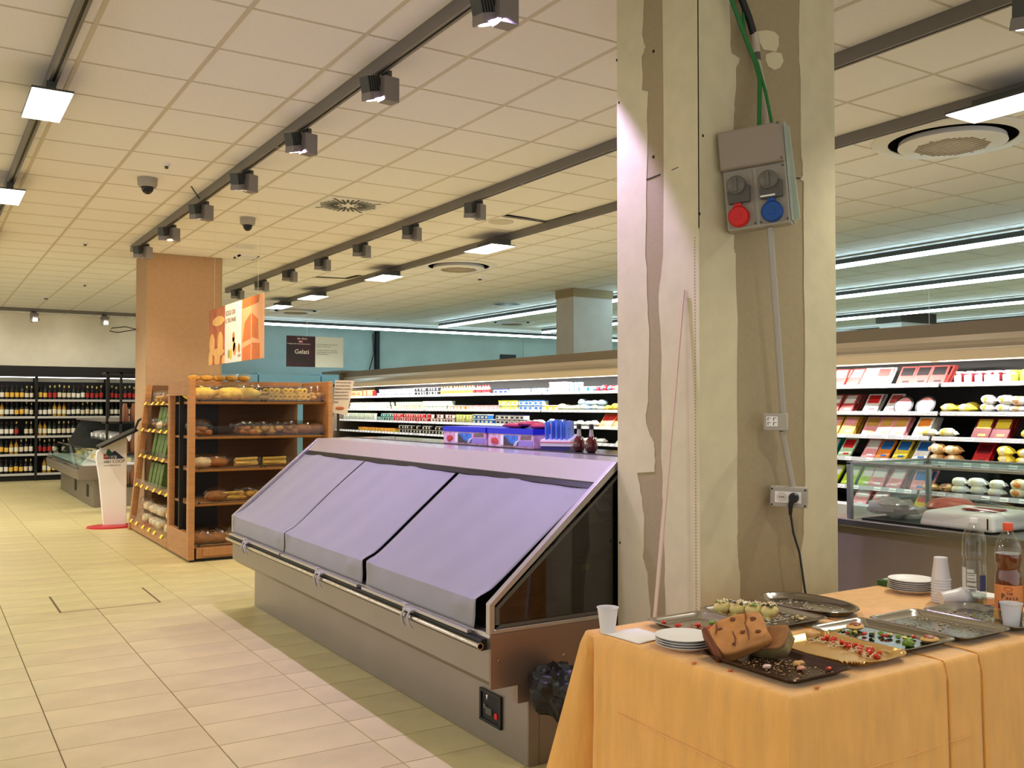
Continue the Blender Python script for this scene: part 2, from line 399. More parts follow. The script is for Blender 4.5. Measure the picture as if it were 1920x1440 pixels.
t = thing('lighting_track', 'grey lighting track running crosswise in front of the wine shelves', 'track', (-3, 20.55, 3.33))
q = MB(); q.box((-3, 20.525, 3.34), (4.4, 20.575, CZ)); part('profile', q, M_track, t)
M_spotl = {}
def spot_proto(lit):
    r = thing('track_spotlight', 'x', 'spotlight', (0, 0, 0))
    q = MB(); q.cbox((.045, -.03, -.01), (.03, .09, .04)); part('track_adapter', q, M_spotd, r)
    q = MB(); q.hexa([(.0,-.08,-.20),(.12,-.08,-.20),(.115,.02,-.20),(.005,.02,-.20),(.0,-.08,-.03),(.12,-.08,-.03),(.12,.04,-.03),(0,.04,-.03)]); bevel(part('driver_box', q, M_spot, r), .003, 1)
    T = Matrix.Translation((-.04, .03, -.10)) @ Matrix.Rotation(-.28, 4, 'Y') @ Matrix.Rotation(.12, 4, 'X')
    q = MB()
    for k in range(6): q.cbox((-.048+k*.019, 0, .02), (.009, .10, .11))
    q.cbox((0, 0, .02), (.10, .06, .10)); q.xf(T); h = part('lamp_head', q, M_spotd, r)
    q = MB(); q.hexa([(-.06,-.06,-.085),(.06,-.06,-.085),(.06,.06,-.085),(-.06,.06,-.085),(-.053,-.055,-.03),(.053,-.055,-.03),(.053,.055,-.03),(-.053,.055,-.03)]); q.xf(T); bevel(part('head_rim', q, M_spot, r), .003, 1)
    q = MB(); q.lathe([(.046, -.0875), (.046, -.084)], 20); q.xf(T); part('lens', q, M_lens if lit else M_lensoff, r)
    return r
ps_lit = spot_proto(True); ps_off = spot_proto(False)
def spots(x, ys, labels, lit, group, rot):
    for i, y in enumerate(ys):
        src = ps_lit if i in lit else ps_off
        o = dup(src, (x, y, 3.335), (0, 0, rot[i] if isinstance(rot, (list, tuple)) else rot), labels[i], group, (.80, .80, .80))
def ordn(n): return ['nearest', 'second', 'third', 'fourth', 'fifth', 'sixth', 'seventh', 'eighth', 'ninth'][n]
Y1 = [3.55, 4.78, 6.05, 7.35, 8.68, 9.97, 11.30]
spots(2.13, Y1, [f'grey box spotlight, {ordn(i)} to the camera on the track that ends at the tan pillar' for i in range(7)], (0, 1, 2), 'spotlights on the track to the tan pillar', [.0, .15, .3, .5, .4, .5, .6])
Y2 = [7.32, 8.6, 9.88, 11.1, 12.32, 13.55, 14.78]
spots(4.2, Y2, [f'grey box spotlight, {ordn(i)} left of the plastered pillar on the long row track' for i in range(7)], (), 'spotlights on the long row track', [.5, .55, .5, .55, .6, .55, .6])
dup(ps_lit, (4.22, 2.29, 3.37), (0, 0, .2), 'finned grey spotlight at the upper edge right of the plastered pillar', 'spotlights on the long row track')
for i, x in enumerate((1.88, 3.16)):
    dup(ps_off, (x, 20.55, 3.34), (0, 0, -1.2), ['grey spotlight on the crosswise track, further from the tan pillar', 'grey spotlight on the crosswise track, next to the tan pillar'][i], 'spotlights in front of the wine shelves')
for o in (ps_lit, ps_off):
    for c in list(o.children): bpy.data.objects.remove(c)
    bpy.data.objects.remove(o)
def spotlight(loc, tgt, watt, col, size, blend=.4, rad=.04):
    l = bpy.data.lights.new('spot_beam', 'SPOT'); l.energy = watt; l.color = col; l.spot_size = math.radians(size); l.spot_blend = blend; l.shadow_soft_size = rad
    o = bpy.data.objects.new('spot_beam', l); COL.objects.link(o); o.location = loc
    o.rotation_euler = (Vector(tgt)-Vector(loc)).to_track_quat('-Z', 'Y').to_euler()
VIO = (.60, .46, 1.0); WRM = (1, .66, .34); YEL_ = (1, .94, .78)
spotlight((2.13, 3.50, 3.19), (3.3, 4.5, 0), SPOT_W*.7, VIO, 98, .15)
spotlight((2.13, 4.75, 3.19), (3.0, 5.0, 0), SPOT_W*1.4, VIO, 100, .5)
spotlight((2.13, 6.0, 3.19), (2.9, 6.1, 0), SPOT_W*.55, VIO, 84, .6)
spotlight((2.13, 1.1, 3.19), (2.5, 1.2, 0), AISLE_W*.6, YEL_, 120, .7)  # fill beam added to brighten the table, no spotlight head here
spotlight((2.13, 8.6, 3.16), (2.75, 9.6, 1.2), WARM_W, WRM, 75, .6)
spotlight((2.13, 9.9, 3.16), (3.0, 12.3, 1.9), WARM_W*1.6, WRM, 80, .6)
spotlight((2.13, 7.3, 3.16), (3.1, 9.4, 1.4), WARM_W, WRM, 70, .6)
spotlight((2.0, 8.65, 3.16), (2.6, 9.25, 2.2), WARM_W*.9, (1, .8, .55), 60, .5)
for y in (2.36, 7.3, 8.6, 9.9, 11.1, 12.3, 13.6, 14.8): spotlight((4.2, y, 3.16), (4.3, y+.1, 0), AISLE_W, YEL_, 130, .6)
for y in (7.3, 11.25): spotlight((2.1, y, 3.16), (1.2, y+.4, 0), AISLE_W*.45, YEL_, 130, .6)
for y in (2.9, 5.9, 8.9, 11.8, 14.5, 17.5): spotlight((5.37, y+.1, 3.16), (5.5, y+.1, 0), AISLE_W, YEL_, 140, .6)  # beams added along the flat lamp row to brighten the chilled aisle
for y in (11.8, 14.6, 17.4): spotlight((.61, y, 3.16), (.7, y, 0), AISLE_W*1.5, YEL_, 140, .6)  # fill beams added at the unseen left aisle lamps
for x in (-2.0, .7, 1.88, 3.16): spotlight((x, 20.3, 3.18), (x+.05, 21.5, 1.3), 24, (1, .93, .78), 160, 1)  # left pair of beams added out of view to brighten the wine wall
def lamp_panel(x, y0, lx, ly, label, group):
    t = thing('flat_lamp', label, 'lamp', (x, y0, 3.25), group)
    q = MB(); q.box((x-lx/2, y0, 3.252), (x+lx/2, y0+ly, 3.264)); q.box((x-.025, y0+ly*.15, 3.264), (x+(.15 if lx > .25 else .025), y0+ly*.85, 3.333)); part('housing', q, M_spotd, t)
    q = MB(); q.box((x-lx/2+.004, y0+.004, 3.247), (x+lx/2-.004, y0+ly-.004, 3.2518)); part('diffuser', q, M_panel, t)
    return t
lamp_panel(.61, 5.78, .215, .63, 'square white lamp on the left aisle track, the whole one nearest the camera', 'white lamps of the left aisle')
lamp_panel(.61, 8.62, .215, .63, 'white lamp cut by the left edge of the picture, behind the whole one', 'white lamps of the left aisle')
for k, y in enumerate((.2, 2.95)): lamp_panel(.61, y, .215, .63, 'white lamp of the left aisle above and behind the camera', 'white lamps of the left aisle')
for k, (y, l) in enumerate(((2.78, 'large bright flat lamp right of the plastered pillar above the round diffuser'), (5.75, 'flat white lamp hidden behind the plastered pillar'), (8.72, 'flat white lamp nearest the plastered pillar on its left'), (11.55, 'second flat white lamp left of the plastered pillar'), (14.3, 'third flat white lamp from the plastered pillar, above the sign strings'), (16.0, 'smallest flat white lamp beside the bread sign'))):
    lamp_panel(5.37, y, .30, .62, l, 'flat white lamps on the second aisle track')
for k, y in enumerate((3.5, 6.4, 9.3, 12.2, 15.1, 18.0)):
    for x in (-2.4, -5.0):
        t = lamp_panel(x, y, .215, .63, 'unseen white fill lamp added out of the picture on the left', 'added fill lamps further left')  # unseen lamps with area glow, added to brighten the whole room
        l = bpy.data.lights.new('fill_glow', 'AREA'); l.shape = 'RECTANGLE'; l.size = .2; l.size_y = .6; l.energy = 30; l.color = (1, .93, .78); o = bpy.data.objects.new('fill_glow', l); COL.objects.link(o); o.location = (x, y+.3, 3.24)
for y in (11.5, 14.3, 17.1):
    t = lamp_panel(.61, y, .215, .63, 'unseen white lamp added further down the left aisle', 'white lamps of the left aisle')  # lamps added out of view for more light deep in the aisle
def strip(a, b, label, group='cool white light strips over the chilled aisles'):
    t = thing('light_strip', label, 'light strip', (a[0], a[1], 3.3), group); d = (Vector(b)-Vector(a)).normalized(); n = Vector((-d.y, d.x, 0))*.035
    A, B = Vector((a[0], a[1], 0)), Vector((b[0], b[1], 0))
    def bar(z0, z1, k):
        q = MB(); P = [A-n*k, B-n*k, B+n*k, A+n*k]; q.hexa([(p.x, p.y, z0) for p in P]+[(p.x, p.y, z1) for p in P]); return q
    part('housing', bar(3.31, 3.37, 1), M_spotd, t); part('led_bar', bar(3.265, 3.3095, .85), M_strip, t)
strip((9.95, 3.0), (9.95, 18.9), 'longest light strip, over the aisle just beyond the chilled case')
strip((12.75, 3.0), (12.75, 18.9), 'second light strip beyond the chilled case, parallel to the longest')
strip((16.0, 3.0), (16.0, 18.9), 'third light strip beyond the chilled case')
strip((19.2, 3.0), (19.2, 18.9), 'farthest light strip beyond the chilled case')
strip((5.9, 20.15), (19.5, 20.15), 'light strip running crosswise along the far wall')

# ------------------------------------------------------------------ ceiling devices
M_slotb = mat('slot_black_matt', (14, 14, 14), 1, spec=0)
def round_diffuser(x, y, r, label):
    t = thing('round_air_diffuser', label, 'air diffuser', (x, y, CZ-.05), 'round air diffusers in the ceiling')
    q = MB(); q.lathe([(r*1.22, CZ-.002), (r*1.2, CZ-.010), (r*1.0, CZ-.016), (r*.97, CZ-.016), (r*.965, CZ-.006)], 48, (x, y, 0), capb=False, capt=False); part('outer_ring', q, M_white, t)
    q = MB(); q.lathe([(r*.97, CZ-.009), (r*.70, CZ-.009)], 48, (x, y, 0), capb=False, capt=False); q.lathe([(r*.97, CZ-.007), (r*.01, CZ-.007)], 48, (x, y, 0), capb=False, capt=False); part('air_slot', q, M_slotb, t)
    q = MB(); q.lathe([(r*.80, CZ-.01), (r*.82, CZ-.045), (r*.79, CZ-.055), (r*.3, CZ-.06), (.001, CZ-.06)], 48, (x, y, 0), capb=False, capt=False); part('centre_plate', q, M_white, t)
    q = MB(); n = int(r*.60/.027)
    for i in range(-n, n+1):
        for j in range(-n, n+1):
            if i*i+j*j <= n*n: q.cbox((x+i*.027, y+j*.027, CZ-.0605), (.015, .015, .003))
    part('grille_holes', q, mat('hole_brown', (150, 132, 112), .8), t, 'stuff')
round_diffuser(6.22, 4.0, .44, 'large round air diffuser right of the plastered pillar')
round_diffuser(6.18, 11.2, .43, 'round air diffuser between the two flat lamps left of the plastered pillar')
round_diffuser(6.3, 18.1, .43, 'round air diffuser just right of the hanging bread sign')
round_diffuser(11.3, 18.0, .43, 'small distant round air diffuser above the far wall strip')
def swirl(x0, y0, s, label):
    t = thing('square_air_vent', label, 'air vent', (x0, y0, CZ-.01), 'square swirl vents in the ceiling'); cx, cy = x0+s/2, y0+s/2
    q = MB(); q.box((x0, y0, CZ-.008), (x0+s, y0+s, CZ-.001)); part('face_plate', q, M_white, t)
    q = MB(); n = 32
    for k in range(n):
        a = 2*PI*k/n + PI/n*0; mx = s*.47/max(abs(math.cos(a)), abs(math.sin(a)))
        r1 = min(mx, s*.44 if k % 4 else s*.56) ; r0 = s*.10 if k % 4 == 0 else (s*.22 if k % 2 == 0 else s*.17)
        u = Vector((math.cos(a), math.sin(a), 0)); v = Vector((-u.y, u.x, 0))*.012; c = Vector((cx, cy, 0))
        P = [c+u*r0-v, c+u*r1-v, c+u*r1+v, c+u*r0+v]; q.hexa([(p.x, p.y, CZ-.0095) for p in P]+[(p.x, p.y, CZ-.0078) for p in P])
    part('radial_slots', q, M_black, t, 'stuff')
swirl(3.13, 8.085, .59, 'square white vent with black radial slots between the two spotlight tracks')
swirl(8.95, 14.6, .59, 'distant square vent with radial slots near the pale pillar')
def dome(x, y, r, label):
    t = thing('dome_camera', label, 'security camera', (x, y, CZ-.1), 'dome cameras on the ceiling')
    q = MB(); q.lathe([(r*.82, CZ-.075), (r*.95, CZ-.06), (r, CZ)], 24, (x, y, 0)); part('housing', q, M_grey, t)
    q = MB(); q.blob((x, y, CZ-.075), (r*.62, r*.62, .06), 16, 10); part('dome', q, mat('smoked_dome', (30, 30, 32), .1), t)
dome(1.60, 8.30, .082, 'grey dome camera left of the spotlight track, nearer to the camera'); dome(2.80, 9.5, .078, 'grey dome camera right of the spotlight track')
def sensor(x, y, s, label, z=.02):
    t = thing('ceiling_sensor', label, 'sensor', (x, y, CZ-.03), 'small sensors on the ceiling')
    q = MB(); q.lathe([(s*.8, CZ-z), (s, CZ)], 16, (x, y, 0)); part('base', q, M_white, t)
    q = MB(); q.lathe([(s*.45, CZ-z-.018), (s*.5, CZ-z+.002)], 12, (x, y, 0)); part('eye', q, M_greyd, t)
sensor(1.63, 7.72, .03, 'tiny sensor above the left dome camera'); sensor(1.62, 11.95, .035, 'small white sensor above the wine shelves side, near the aisle ceiling')
sensor(2.17, 16.0, .04, 'tiny far sensor left of the tan pillar'); sensor(6.95, 11.95, .06, 'small detector right of the middle round diffuser', .04); sensor(1.86, 18.3, .07, 'far sensor just above the crosswise track')
q = MB(); q.lathe([(.13, CZ-.006), (.13, CZ)], 24, (5.08, 8.3, 0)); single('round_ceiling_plate', q, M_grid, 'flat round beige plate on the ceiling below the displaced tile', 'ceiling plate', (5.08, 8.3, CZ-.006))
t = thing('hanging_bracket', 'small white rectangular bracket hung on thin wires above the tan pillar', 'bracket', (3.3, 11.2, 3.2))
q = MB(); q.box((3.18, 11.12, 3.27), (3.42, 11.20, 3.29)); q.box((3.18, 11.28, 3.27), (3.42, 11.36, 3.29)); q.box((3.18, 11.12, 3.27), (3.20, 11.36, 3.29)); q.box((3.40, 11.12, 3.27), (3.42, 11.36, 3.29)); part('plate', q, M_white, t)
q = MB(); q.tube([(3.2, 11.2, 3.29), (3.2, 11.2, CZ)], .0015, 4); q.tube([(3.4, 11.3, 3.29), (3.4, 11.3, CZ)], .0015, 4); part('wire', q, M_white, t)
q = MB(); q.tube([(1.98, 8.4, CZ), (2.03, 8.5, 3.39), (2.1, 8.6, 3.35)], .005, 6); single('stray_cable', q, M_black, 'short black cable curling from the ceiling to the spotlight track', 'cable', (2.1, 8.6, 3.35))

# ------------------------------------------------------------------ refrigerated island with night blinds
IY0, IY1 = 3.3, 7.02
isl = thing('refrigerated_island', 'long steel refrigerated island with grey night blinds drawn down over its sloping front', 'display case', (2.15, 3.3, 0))
q = MB(); q.box((2.15, IY0, 0), (3.2, IY1+.03, .34)); bevel(part('base', q, M_steelf, isl), .004)
q = MB(); q.prism([(1.972, .375), (2.0, .345), (3.26, .345), (3.26, .565), (1.98, .565), (1.972, .55)], 1, IY0+.012, IY1-.012); part('body', q, M_steelf, isl)
q = MB(); q.prism([(1.972, .345), (3.27, .345), (3.27, .566), (1.972, .566)], 1, IY0, IY0+.011); ep = part('end_plate', q, M_steeld, isl)
q = MB(); q.prism([(2.10, .27), (3.1, .27), (3.1, .345), (2.10, .345)], 1, IY0-.002, IY0+.03); part('end_bracket', q, M_steeld, isl)
for x, z in ((2.01, .46), (2.33, .44)):
    q = MB(); q.add([(x+.006*math.cos(k*PI/5), IY0-.003, z+.006*math.sin(k*PI/5)) for k in range(10)]+[(x, IY0-.004, z)], [(k, (k+1) % 10, 10) for k in range(10)]); part('screw', q, M_chrome, ep)
q = MB(); q.box((2.152, IY0-.004, 0), (2.20, IY0, .27)); q.box((2.21, IY0-.002, 0), (3.1, IY0, .27)); part('base_end_trim', q, M_steelf, isl)
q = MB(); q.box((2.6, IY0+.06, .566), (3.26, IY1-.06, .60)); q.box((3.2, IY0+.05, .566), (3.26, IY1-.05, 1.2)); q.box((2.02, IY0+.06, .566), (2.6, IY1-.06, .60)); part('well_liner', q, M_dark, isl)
def sl(x): return .682+(x-1.967)*(1.245-.682)/(2.62-1.967)
for y, nm in ((IY0, 'near'), (IY1-.03, 'far')):
    ef = thing_parent = None
    q = MB(); y1 = y+.03
    q.prism([(1.966, .566), (1.992, .566), (1.992, .682), (2.64, 1.222), (3.26, 1.222), (3.26, 1.246), (2.62, 1.246), (1.966, .69)], 1, y, y1)
    q.prism([(1.992, .566), (3.26, .566), (3.26, .585), (1.992, .585)], 1, y, y1)
    bevel(part('end_frame', q, mat('frame_steel', (186, 182, 178), .3, metal=.75), isl, label=('polished frame of the end beside the table' if nm == 'near' else 'polished frame of the far end')), .003, 2)
    q = MB(); q.prism([(1.995, .588), (1.995, .664), (2.65, 1.21), (3.25, 1.21), (3.25, .588)], 1, y+.006, y+.014); part('end_glass', q, M_glassd, isl, label='dark tinted end glass')
    q = MB(); q.prism([(1.995, .588), (2.015, .60), (2.015, .668), (2.66, 1.20), (2.66, 1.215), (1.995, .668)], 1, y+.002, y+.005); q.prism([(1.995, .588), (3.25, .588), (3.25, .602), (1.995, .602)], 1, y+.002, y+.005); part('glass_seal', q, M_greyd, isl)
# hood and top
q = MB(); q.prism([(2.535, 1.157), (2.63, 1.246), (2.86, 1.250), (2.86, 1.236), (2.64, 1.232), (2.545, 1.145)], 1, IY0+.031, IY1-.031); part('hood', q, M_hood, isl)
q = MB(); q.box((2.862, IY0+.01, 1.236), (2.882, IY1-.01, 1.254)); q.prism([(2.52, 1.118), (2.545, 1.144), (2.538, 1.152), (2.512, 1.13)], 1, IY0+.031, IY1-.031); part('black_seal', q, M_black, isl)
q = MB(); q.box((2.882, IY0+.01, 1.236), (3.26, IY1-.01, 1.250)); part('glass_top', q, mat('mirror_top', (150, 146, 150), .06, metal=.85), isl)
# blinds
def blind(y0, y1, lab, seed, y0t=None):
    rr = random.Random(seed); y0t = y0 if y0t is None else y0t
    pf = [(2.517, 1.130), (2.38, 1.018), (2.25, .908), (2.12, .795), (1.982, .680), (1.974, .63), (1.966, .568)]
    ln = [0]
    for a, b in zip(pf, pf[1:]): ln.append(ln[-1]+math.hypot(b[0]-a[0], b[1]-a[1]))
    def pt(s):
        s *= ln[-1]
        for i in range(len(pf)-1):
            if s <= ln[i+1]+1e-9:
                t = (s-ln[i])/(ln[i+1]-ln[i]); return pf[i][0]*(1-t)+pf[i+1][0]*t, pf[i][1]*(1-t)+pf[i+1][1]*t
    ph = [rr.uniform(0, 6) for _ in range(4)]
    def f(u, v):
        sb = ln[4]/ln[-1]; jj = round(v*39); v = (jj/30*sb) if jj <= 30 else sb+(jj-30)/9*(1-sb)
        x, z = pt(v); s = v; y = (y0t*(1-v)+y0*v)*(1-u)+y1*u
        wv = .0035*math.sin(9*u+ph[0]+3*v)+.002*math.sin(23*u+ph[1]-5*v)+.004*math.sin(2.6*u+ph[2])*math.sin(PI*v)
        edge = min(u, 1-u); lift = .013*math.exp(-(edge/.03)**2)*math.exp(-((v-sb)/.06)**2)+.006*math.exp(-((u-.12)/.05)**2)*math.exp(-((v-sb-.04)/.05)**2)
        k = .8 if v < .8 else .3
        return (x - wv*.6*k - lift, y, z + wv*.8*k + lift)
    q = MB(); q.grid(f, 44, 40); o = part('night_blind', q, M_blind, isl, label=lab); o.data.set_sharp_from_angle(angle=.42)
    sd = o.modifiers.new('thick', 'SOLIDIFY'); sd.thickness = .0015
    q = MB(); q.box((1.938, y0+.004, .552), (1.958, y1-.004, .566)); part('pull_bar', q, mat('pull_bar_aluminium', (190, 188, 192), .3, metal=.8), o)
blind(5.845, 6.985, 'farthest blind panel', 3); blind(4.60, 5.825, 'middle blind panel', 5, 4.59); blind(3.43, 4.545, 'nearest blind panel, by the table', 9, 3.34)
q = MB(); q.tube([(1.935, 3.32, .521), (1.935, 7.03, .521)], .011, 10); q.tube([(1.935, 3.32, .521), (1.935, 3.328, .521)], .014, 10); part('bumper_rail', q, M_chrome, isl)
q = MB(); q.box((1.945, 3.33, .50), (1.975, 7.0, .545)); part('rail_channel', q, M_black, isl)
for y in (3.98, 5.13, 6.55):
    q = MB()
    for s in (-1, 1): q.tube([(1.955, y+s*.028, .552), (1.925, y+s*.028, .548), (1.913, y+s*.03, .522), (1.921, y+s*.034, .49), (1.936, y+s*.042, .468)], [.007, .007, .008, .007, .004], 6)
    q.cbox((1.94, y, .55), (.035, .085, .010)); q.cbox((1.945, y+.06, .565), (.02, .05, .01)); part('plastic_clip', q, mat('clear_grey_plastic', (190, 186, 184), .2, alpha=.8), isl)
sk = thing('recessed_power_outlet', 'black recessed power socket panel low on the near end of the island front', 'power outlet', (2.146, 3.58, .16))
q = MB()
for a, b in (((2.138, 3.498, .10), (2.1495, 3.515, .23)), ((2.138, 3.665, .10), (2.1495, 3.68, .23)), ((2.138, 3.498, .225), (2.1495, 3.68, .238)), ((2.138, 3.498, .095), (2.1495, 3.68, .108))): q.box(a, b)
bevel(part('frame', q, M_black, sk), .002, 1)
q = MB(); q.box((2.146, 3.51, .105), (2.1495, 3.67, .228)); part('recess', q, M_dark, sk)
q = MB(); q.cbox((2.143, 3.60, .15), (.008, .05, .03)); q.cbox((2.143, 3.635, .165), (.008, .02, .02)); part('socket_block', q, M_greyd, sk)
q = MB(); q.cbox((2.142, 3.535, .145), (.01, .022, .024)); part('switch', q, M_red, sk)
q = MB(); q.prism([(3.63, .215), (3.615, .218), (3.622, .195)], 0, 2.144, 2.146); part('torn_label', q, M_paper, sk)
# goods seen through the dark end glass
def packbox(nm, lab, cat, c, d, mt, extra=None, rot=0):
    t = thing(nm, lab, cat, (c[0], c[1], c[2])); q = MB(); q.cbox((0, 0, d[2]/2), d); q.xf(Matrix.Translation(c)); bevel(part('tub', q, mt, t), .008, 2)
    q = MB(); q.cbox((0, 0, d[2]+.006), (d[0]+.016, d[1]+.016, .014)); q.xf(Matrix.Translation(c)); bevel(part('lid', q, M_greyd, t), .004, 1)
    return t
t = packbox('food_tub', 'dark grey lidded tub inside the island end, lower of the two behind the glass', 'tub', (2.62, 3.55, .60), (.38, .3, .2), mat('dark_tub', (104, 104, 108), .3))
q = MB(); q.box((2.50, 3.396, .765), (2.54, 3.399, .79)); part('yellow_tag', q, mat('yellow_tag', (236, 200, 20), .5), t)
packbox('food_tub', 'upper dark grey tub stacked inside the island end behind the glass', 'tub', (2.66, 3.56, .83), (.36, .28, .12), mat('dark_tub', (104, 104, 108), .3))
t = thing('food_tray', 'orange-rimmed tray pack with a white label standing high behind the island end glass', 'tray', (2.66, 3.5, .98))
TT = Matrix.Translation((2.66, 3.42, 1.03)) @ Matrix.Rotation(.9, 4, 'X')
q = MB(); q.cbox((0, 0, 0), (.2, .14, .02)); q.xf(TT); bevel(part('tray', q, mat('orange_rim', (176, 90, 40), .4), t), .008, 2)
q = MB(); q.cbox((0, 0, .0115), (.17, .11, .003)); q.xf(TT); part('film', q, M_dark, t)
q = MB(); q.cbox((-.03, .0, .0145), (.07, .05, .003)); q.xf(TT); part('label_card', q, M_paper, t)
q = MB(); q.blob((2.25, 3.5, .64), (.16, .1, .04), 12, 6, jit=.12); single('meat_pack', q, mat('dark_meat_film', (70, 26, 26), .25), 'dark red film-wrapped pack lying low behind the island end glass', 'food pack', (2.25, 3.5, .601))

# goods on the island top
def xz(seq): return seq
Mbx = mat('display_box_print', (206, 150, 190), .45, c2=(226, 190, 212), nscale=25); Mnavy = mat('deep_blue_print', (20, 30, 190), .4); Msea = mat('sea_blue_print', (36, 96, 190), .4, c2=(60, 130, 210), nscale=20)
Mrock = mat('rock_print', (70, 60, 70), .5, noise=.3, nscale=40); Mlil = mat('lilac_print', (150, 130, 200), .5)
def dbox(y0, y1, lab):
    t = thing('printed_display_box', lab, 'box', (3.0, (y0+y1)/2, 1.25), 'blue-topped printed boxes on the island')
    q = MB(); q.box((2.95, y0, 1.25), (3.18, y1, 1.352)); bevel(part('carton', q, Mbx, t), .003, 1)
    q = MB(); q.box((2.946, y0-.004, 1.33), (3.184, y1+.004, 1.362)); part('blue_band', q, Mnavy, t)
    L = y1-y0; X = 2.948
    def pn(a, b, z0, z1, mt, nm): q = MB(); q.box((X-.001, y1-L*b, z0), (X+.002, y1-L*a, z1)); part(nm, q, mt, t)
    pn(.38, .68, 1.262, 1.322, Msea, 'sea_picture'); pn(.70, .99, 1.262, 1.295, Mlil, 'lilac_panel'); pn(.30, .37, 1.262, 1.322, M_white, 'white_panel')
    q = MB(); q.prism([(y1-L*.37, 1.262), (y1-L*.37, 1.318), (y1-L*.42, 1.31), (y1-L*.5, 1.278), (y1-L*.6, 1.27), (y1-L*.64, 1.262)], 0, X-.0025, X+.001); part('cliff_picture', q, Mrock, t)
    q = MB()
    for k in range(3): q.tube([(X-.002, y1-L*(.60+.02*k), 1.262), (X-.002, y1-L*(.64+.02*k), 1.285), (X-.002, y1-L*(.69+.01*k), 1.292)], .003, 4)
    part('splash_picture', q, M_white, t)
    q = MB(); q.blob((X+.001, y1-L*.16, 1.285), (.003, .045, .02), 8, 4, jit=.3); part('food_picture', q, mat('prawn_red', (196, 60, 60), .5), t)
    for k in range(4): q = MB(); q.box((X-.001, y1-L*.96, 1.303+k*.006), (X+.001, y1-L*(.72+.03*(k % 2)), 1.305+k*.006)); part('print_line', q, M_ink, t)
dbox(5.0, 5.55, 'blue-topped printed box on the island, the one farther from the plastered pillar'); dbox(4.47, 4.97, 'blue-topped printed box on the island, beside the blue sachets, red bags on it')
Mrb = mat('red_film_bag', (176, 60, 84), .25, noise=.2, nscale=30)
for k, (y, dz, sx) in enumerate(((4.82, 0, .12), (4.66, .012, .1), (4.54, 0, .09))):
    q = MB(); q.blob((3.06, y, 1.378+dz), (.07, sx, .018), 12, 6, jit=.1); single('red_snack_bag', q, Mrb, ['flat red bag on the blue-topped box, leftmost of three', 'middle red bag humped on the blue-topped box', 'red bag on the blue-topped box next to the sachets'][k], 'bag', (3.06, y, 1.362+dz), 'red bags on the printed box')
t = thing('sachet_display', 'small white and navy display tray full of upright blue sachets on the island', 'display box', (3.02, 4.35, 1.25))
T = Matrix.Translation((3.05, 4.35, 1.25)) @ Matrix.Rotation(math.radians(38), 4, 'Z')
q = MB(); q.box((-.085, -.085, 0), (.085, .085, .022)); q.xf(T); part('navy_base', q, mat('navy_card', (50, 44, 110), .5), t)
q = MB(); q.prism([(-.087, .022), (.087, .022), (.087, .085), (0, .066), (-.087, .055)], 1, -.087, .087); q.xf(T); part('card_tray', q, mat('lilac_white_card', (232, 220, 236), .5), t)
q = MB(); q.box((-.089, -.089, .04), (.089, .089, .046)); q.xf(T); part('red_stripe', q, mat('stripe_pink', (214, 110, 120), .5), t)
Ms = mat('blue_sachet', (84, 130, 226), .3, noise=.2, nscale=30)
for k in range(18):
    a, b = -.055+.037*(k % 4)+R.uniform(-.006, .006), -.06+.03*(k//4)
    q = MB(); q.cbox((a, b, .10), (.03, .008, .12+R.uniform(-.01, .02))); q.xf(T @ Matrix.Rotation(R.uniform(-.08, .08), 4, 'Y'))
    single('blue_sachet', q, Ms, 'upright glossy blue sachet packed in the small white display tray', 'sachet', T @ Vector((a, b, .07)), 'blue sachets in the display tray')
for k, (y, lab) in enumerate(((4.10, 'small dark red bottle with black top on the island, nearer the sachets'), (3.99, 'small dark red bottle with black top on the island, nearer the pillar'))):
    t = thing('small_bottle', lab, 'bottle', (3.0, y, 1.25), 'small dark red bottles on the island')
    q = MB(); q.lathe([(.02, 0), (.03, .01), (.034, .035), (.026, .065), (.013, .085)], 16, (3.0, y, 1.25)); part('body', q, mat('dark_red_liquid', (76, 10, 20), .08, coat=.5), t)
    q = MB(); q.lathe([(.013, .085), (.010, .11), (.009, .128)], 12, (3.0, y, 1.25)); part('neck', q, M_grey, t)
    q = MB(); q.lathe([(.0125, .122), (.013, .145), (.010, .148)], 12, (3.0, y, 1.25)); part('cap', q, M_black, t)
q = MB(); q.cbox((3.02, 4.18, 1.253), (.05, .13, .004)); single('flat_black_tray', q, M_black, 'flat black strip lying on the island top between sachets and bottles', 'tray', (3.02, 4.18, 1.2502))
# black bag hanging at the island end
q = MB(); rr = random.Random(4)
def bagf(u, v):
    a = u*2*PI; th = PI*(.03+.94*v); k = 1+.09*math.sin(5*a+9*v)+.07*math.sin(9*a-14*v)+.05*math.sin(17*a+23*v)+rr.uniform(-.05, .05)
    return (2.20+.125*math.sin(th)*math.cos(a)*k+.05*v, 3.17+.12*math.sin(th)*math.sin(a)*k, .335+.105*math.cos(th)*k)
q.grid(bagf, 44, 30, closed=True); single('black_bin_bag', q, mat('black_bag_film', (26, 28, 28), .38, bump=.5, bscale=14), 'crumpled black plastic bag hung on the island end beside the orange tablecloth', 'bag', (2.2, 3.17, .23))
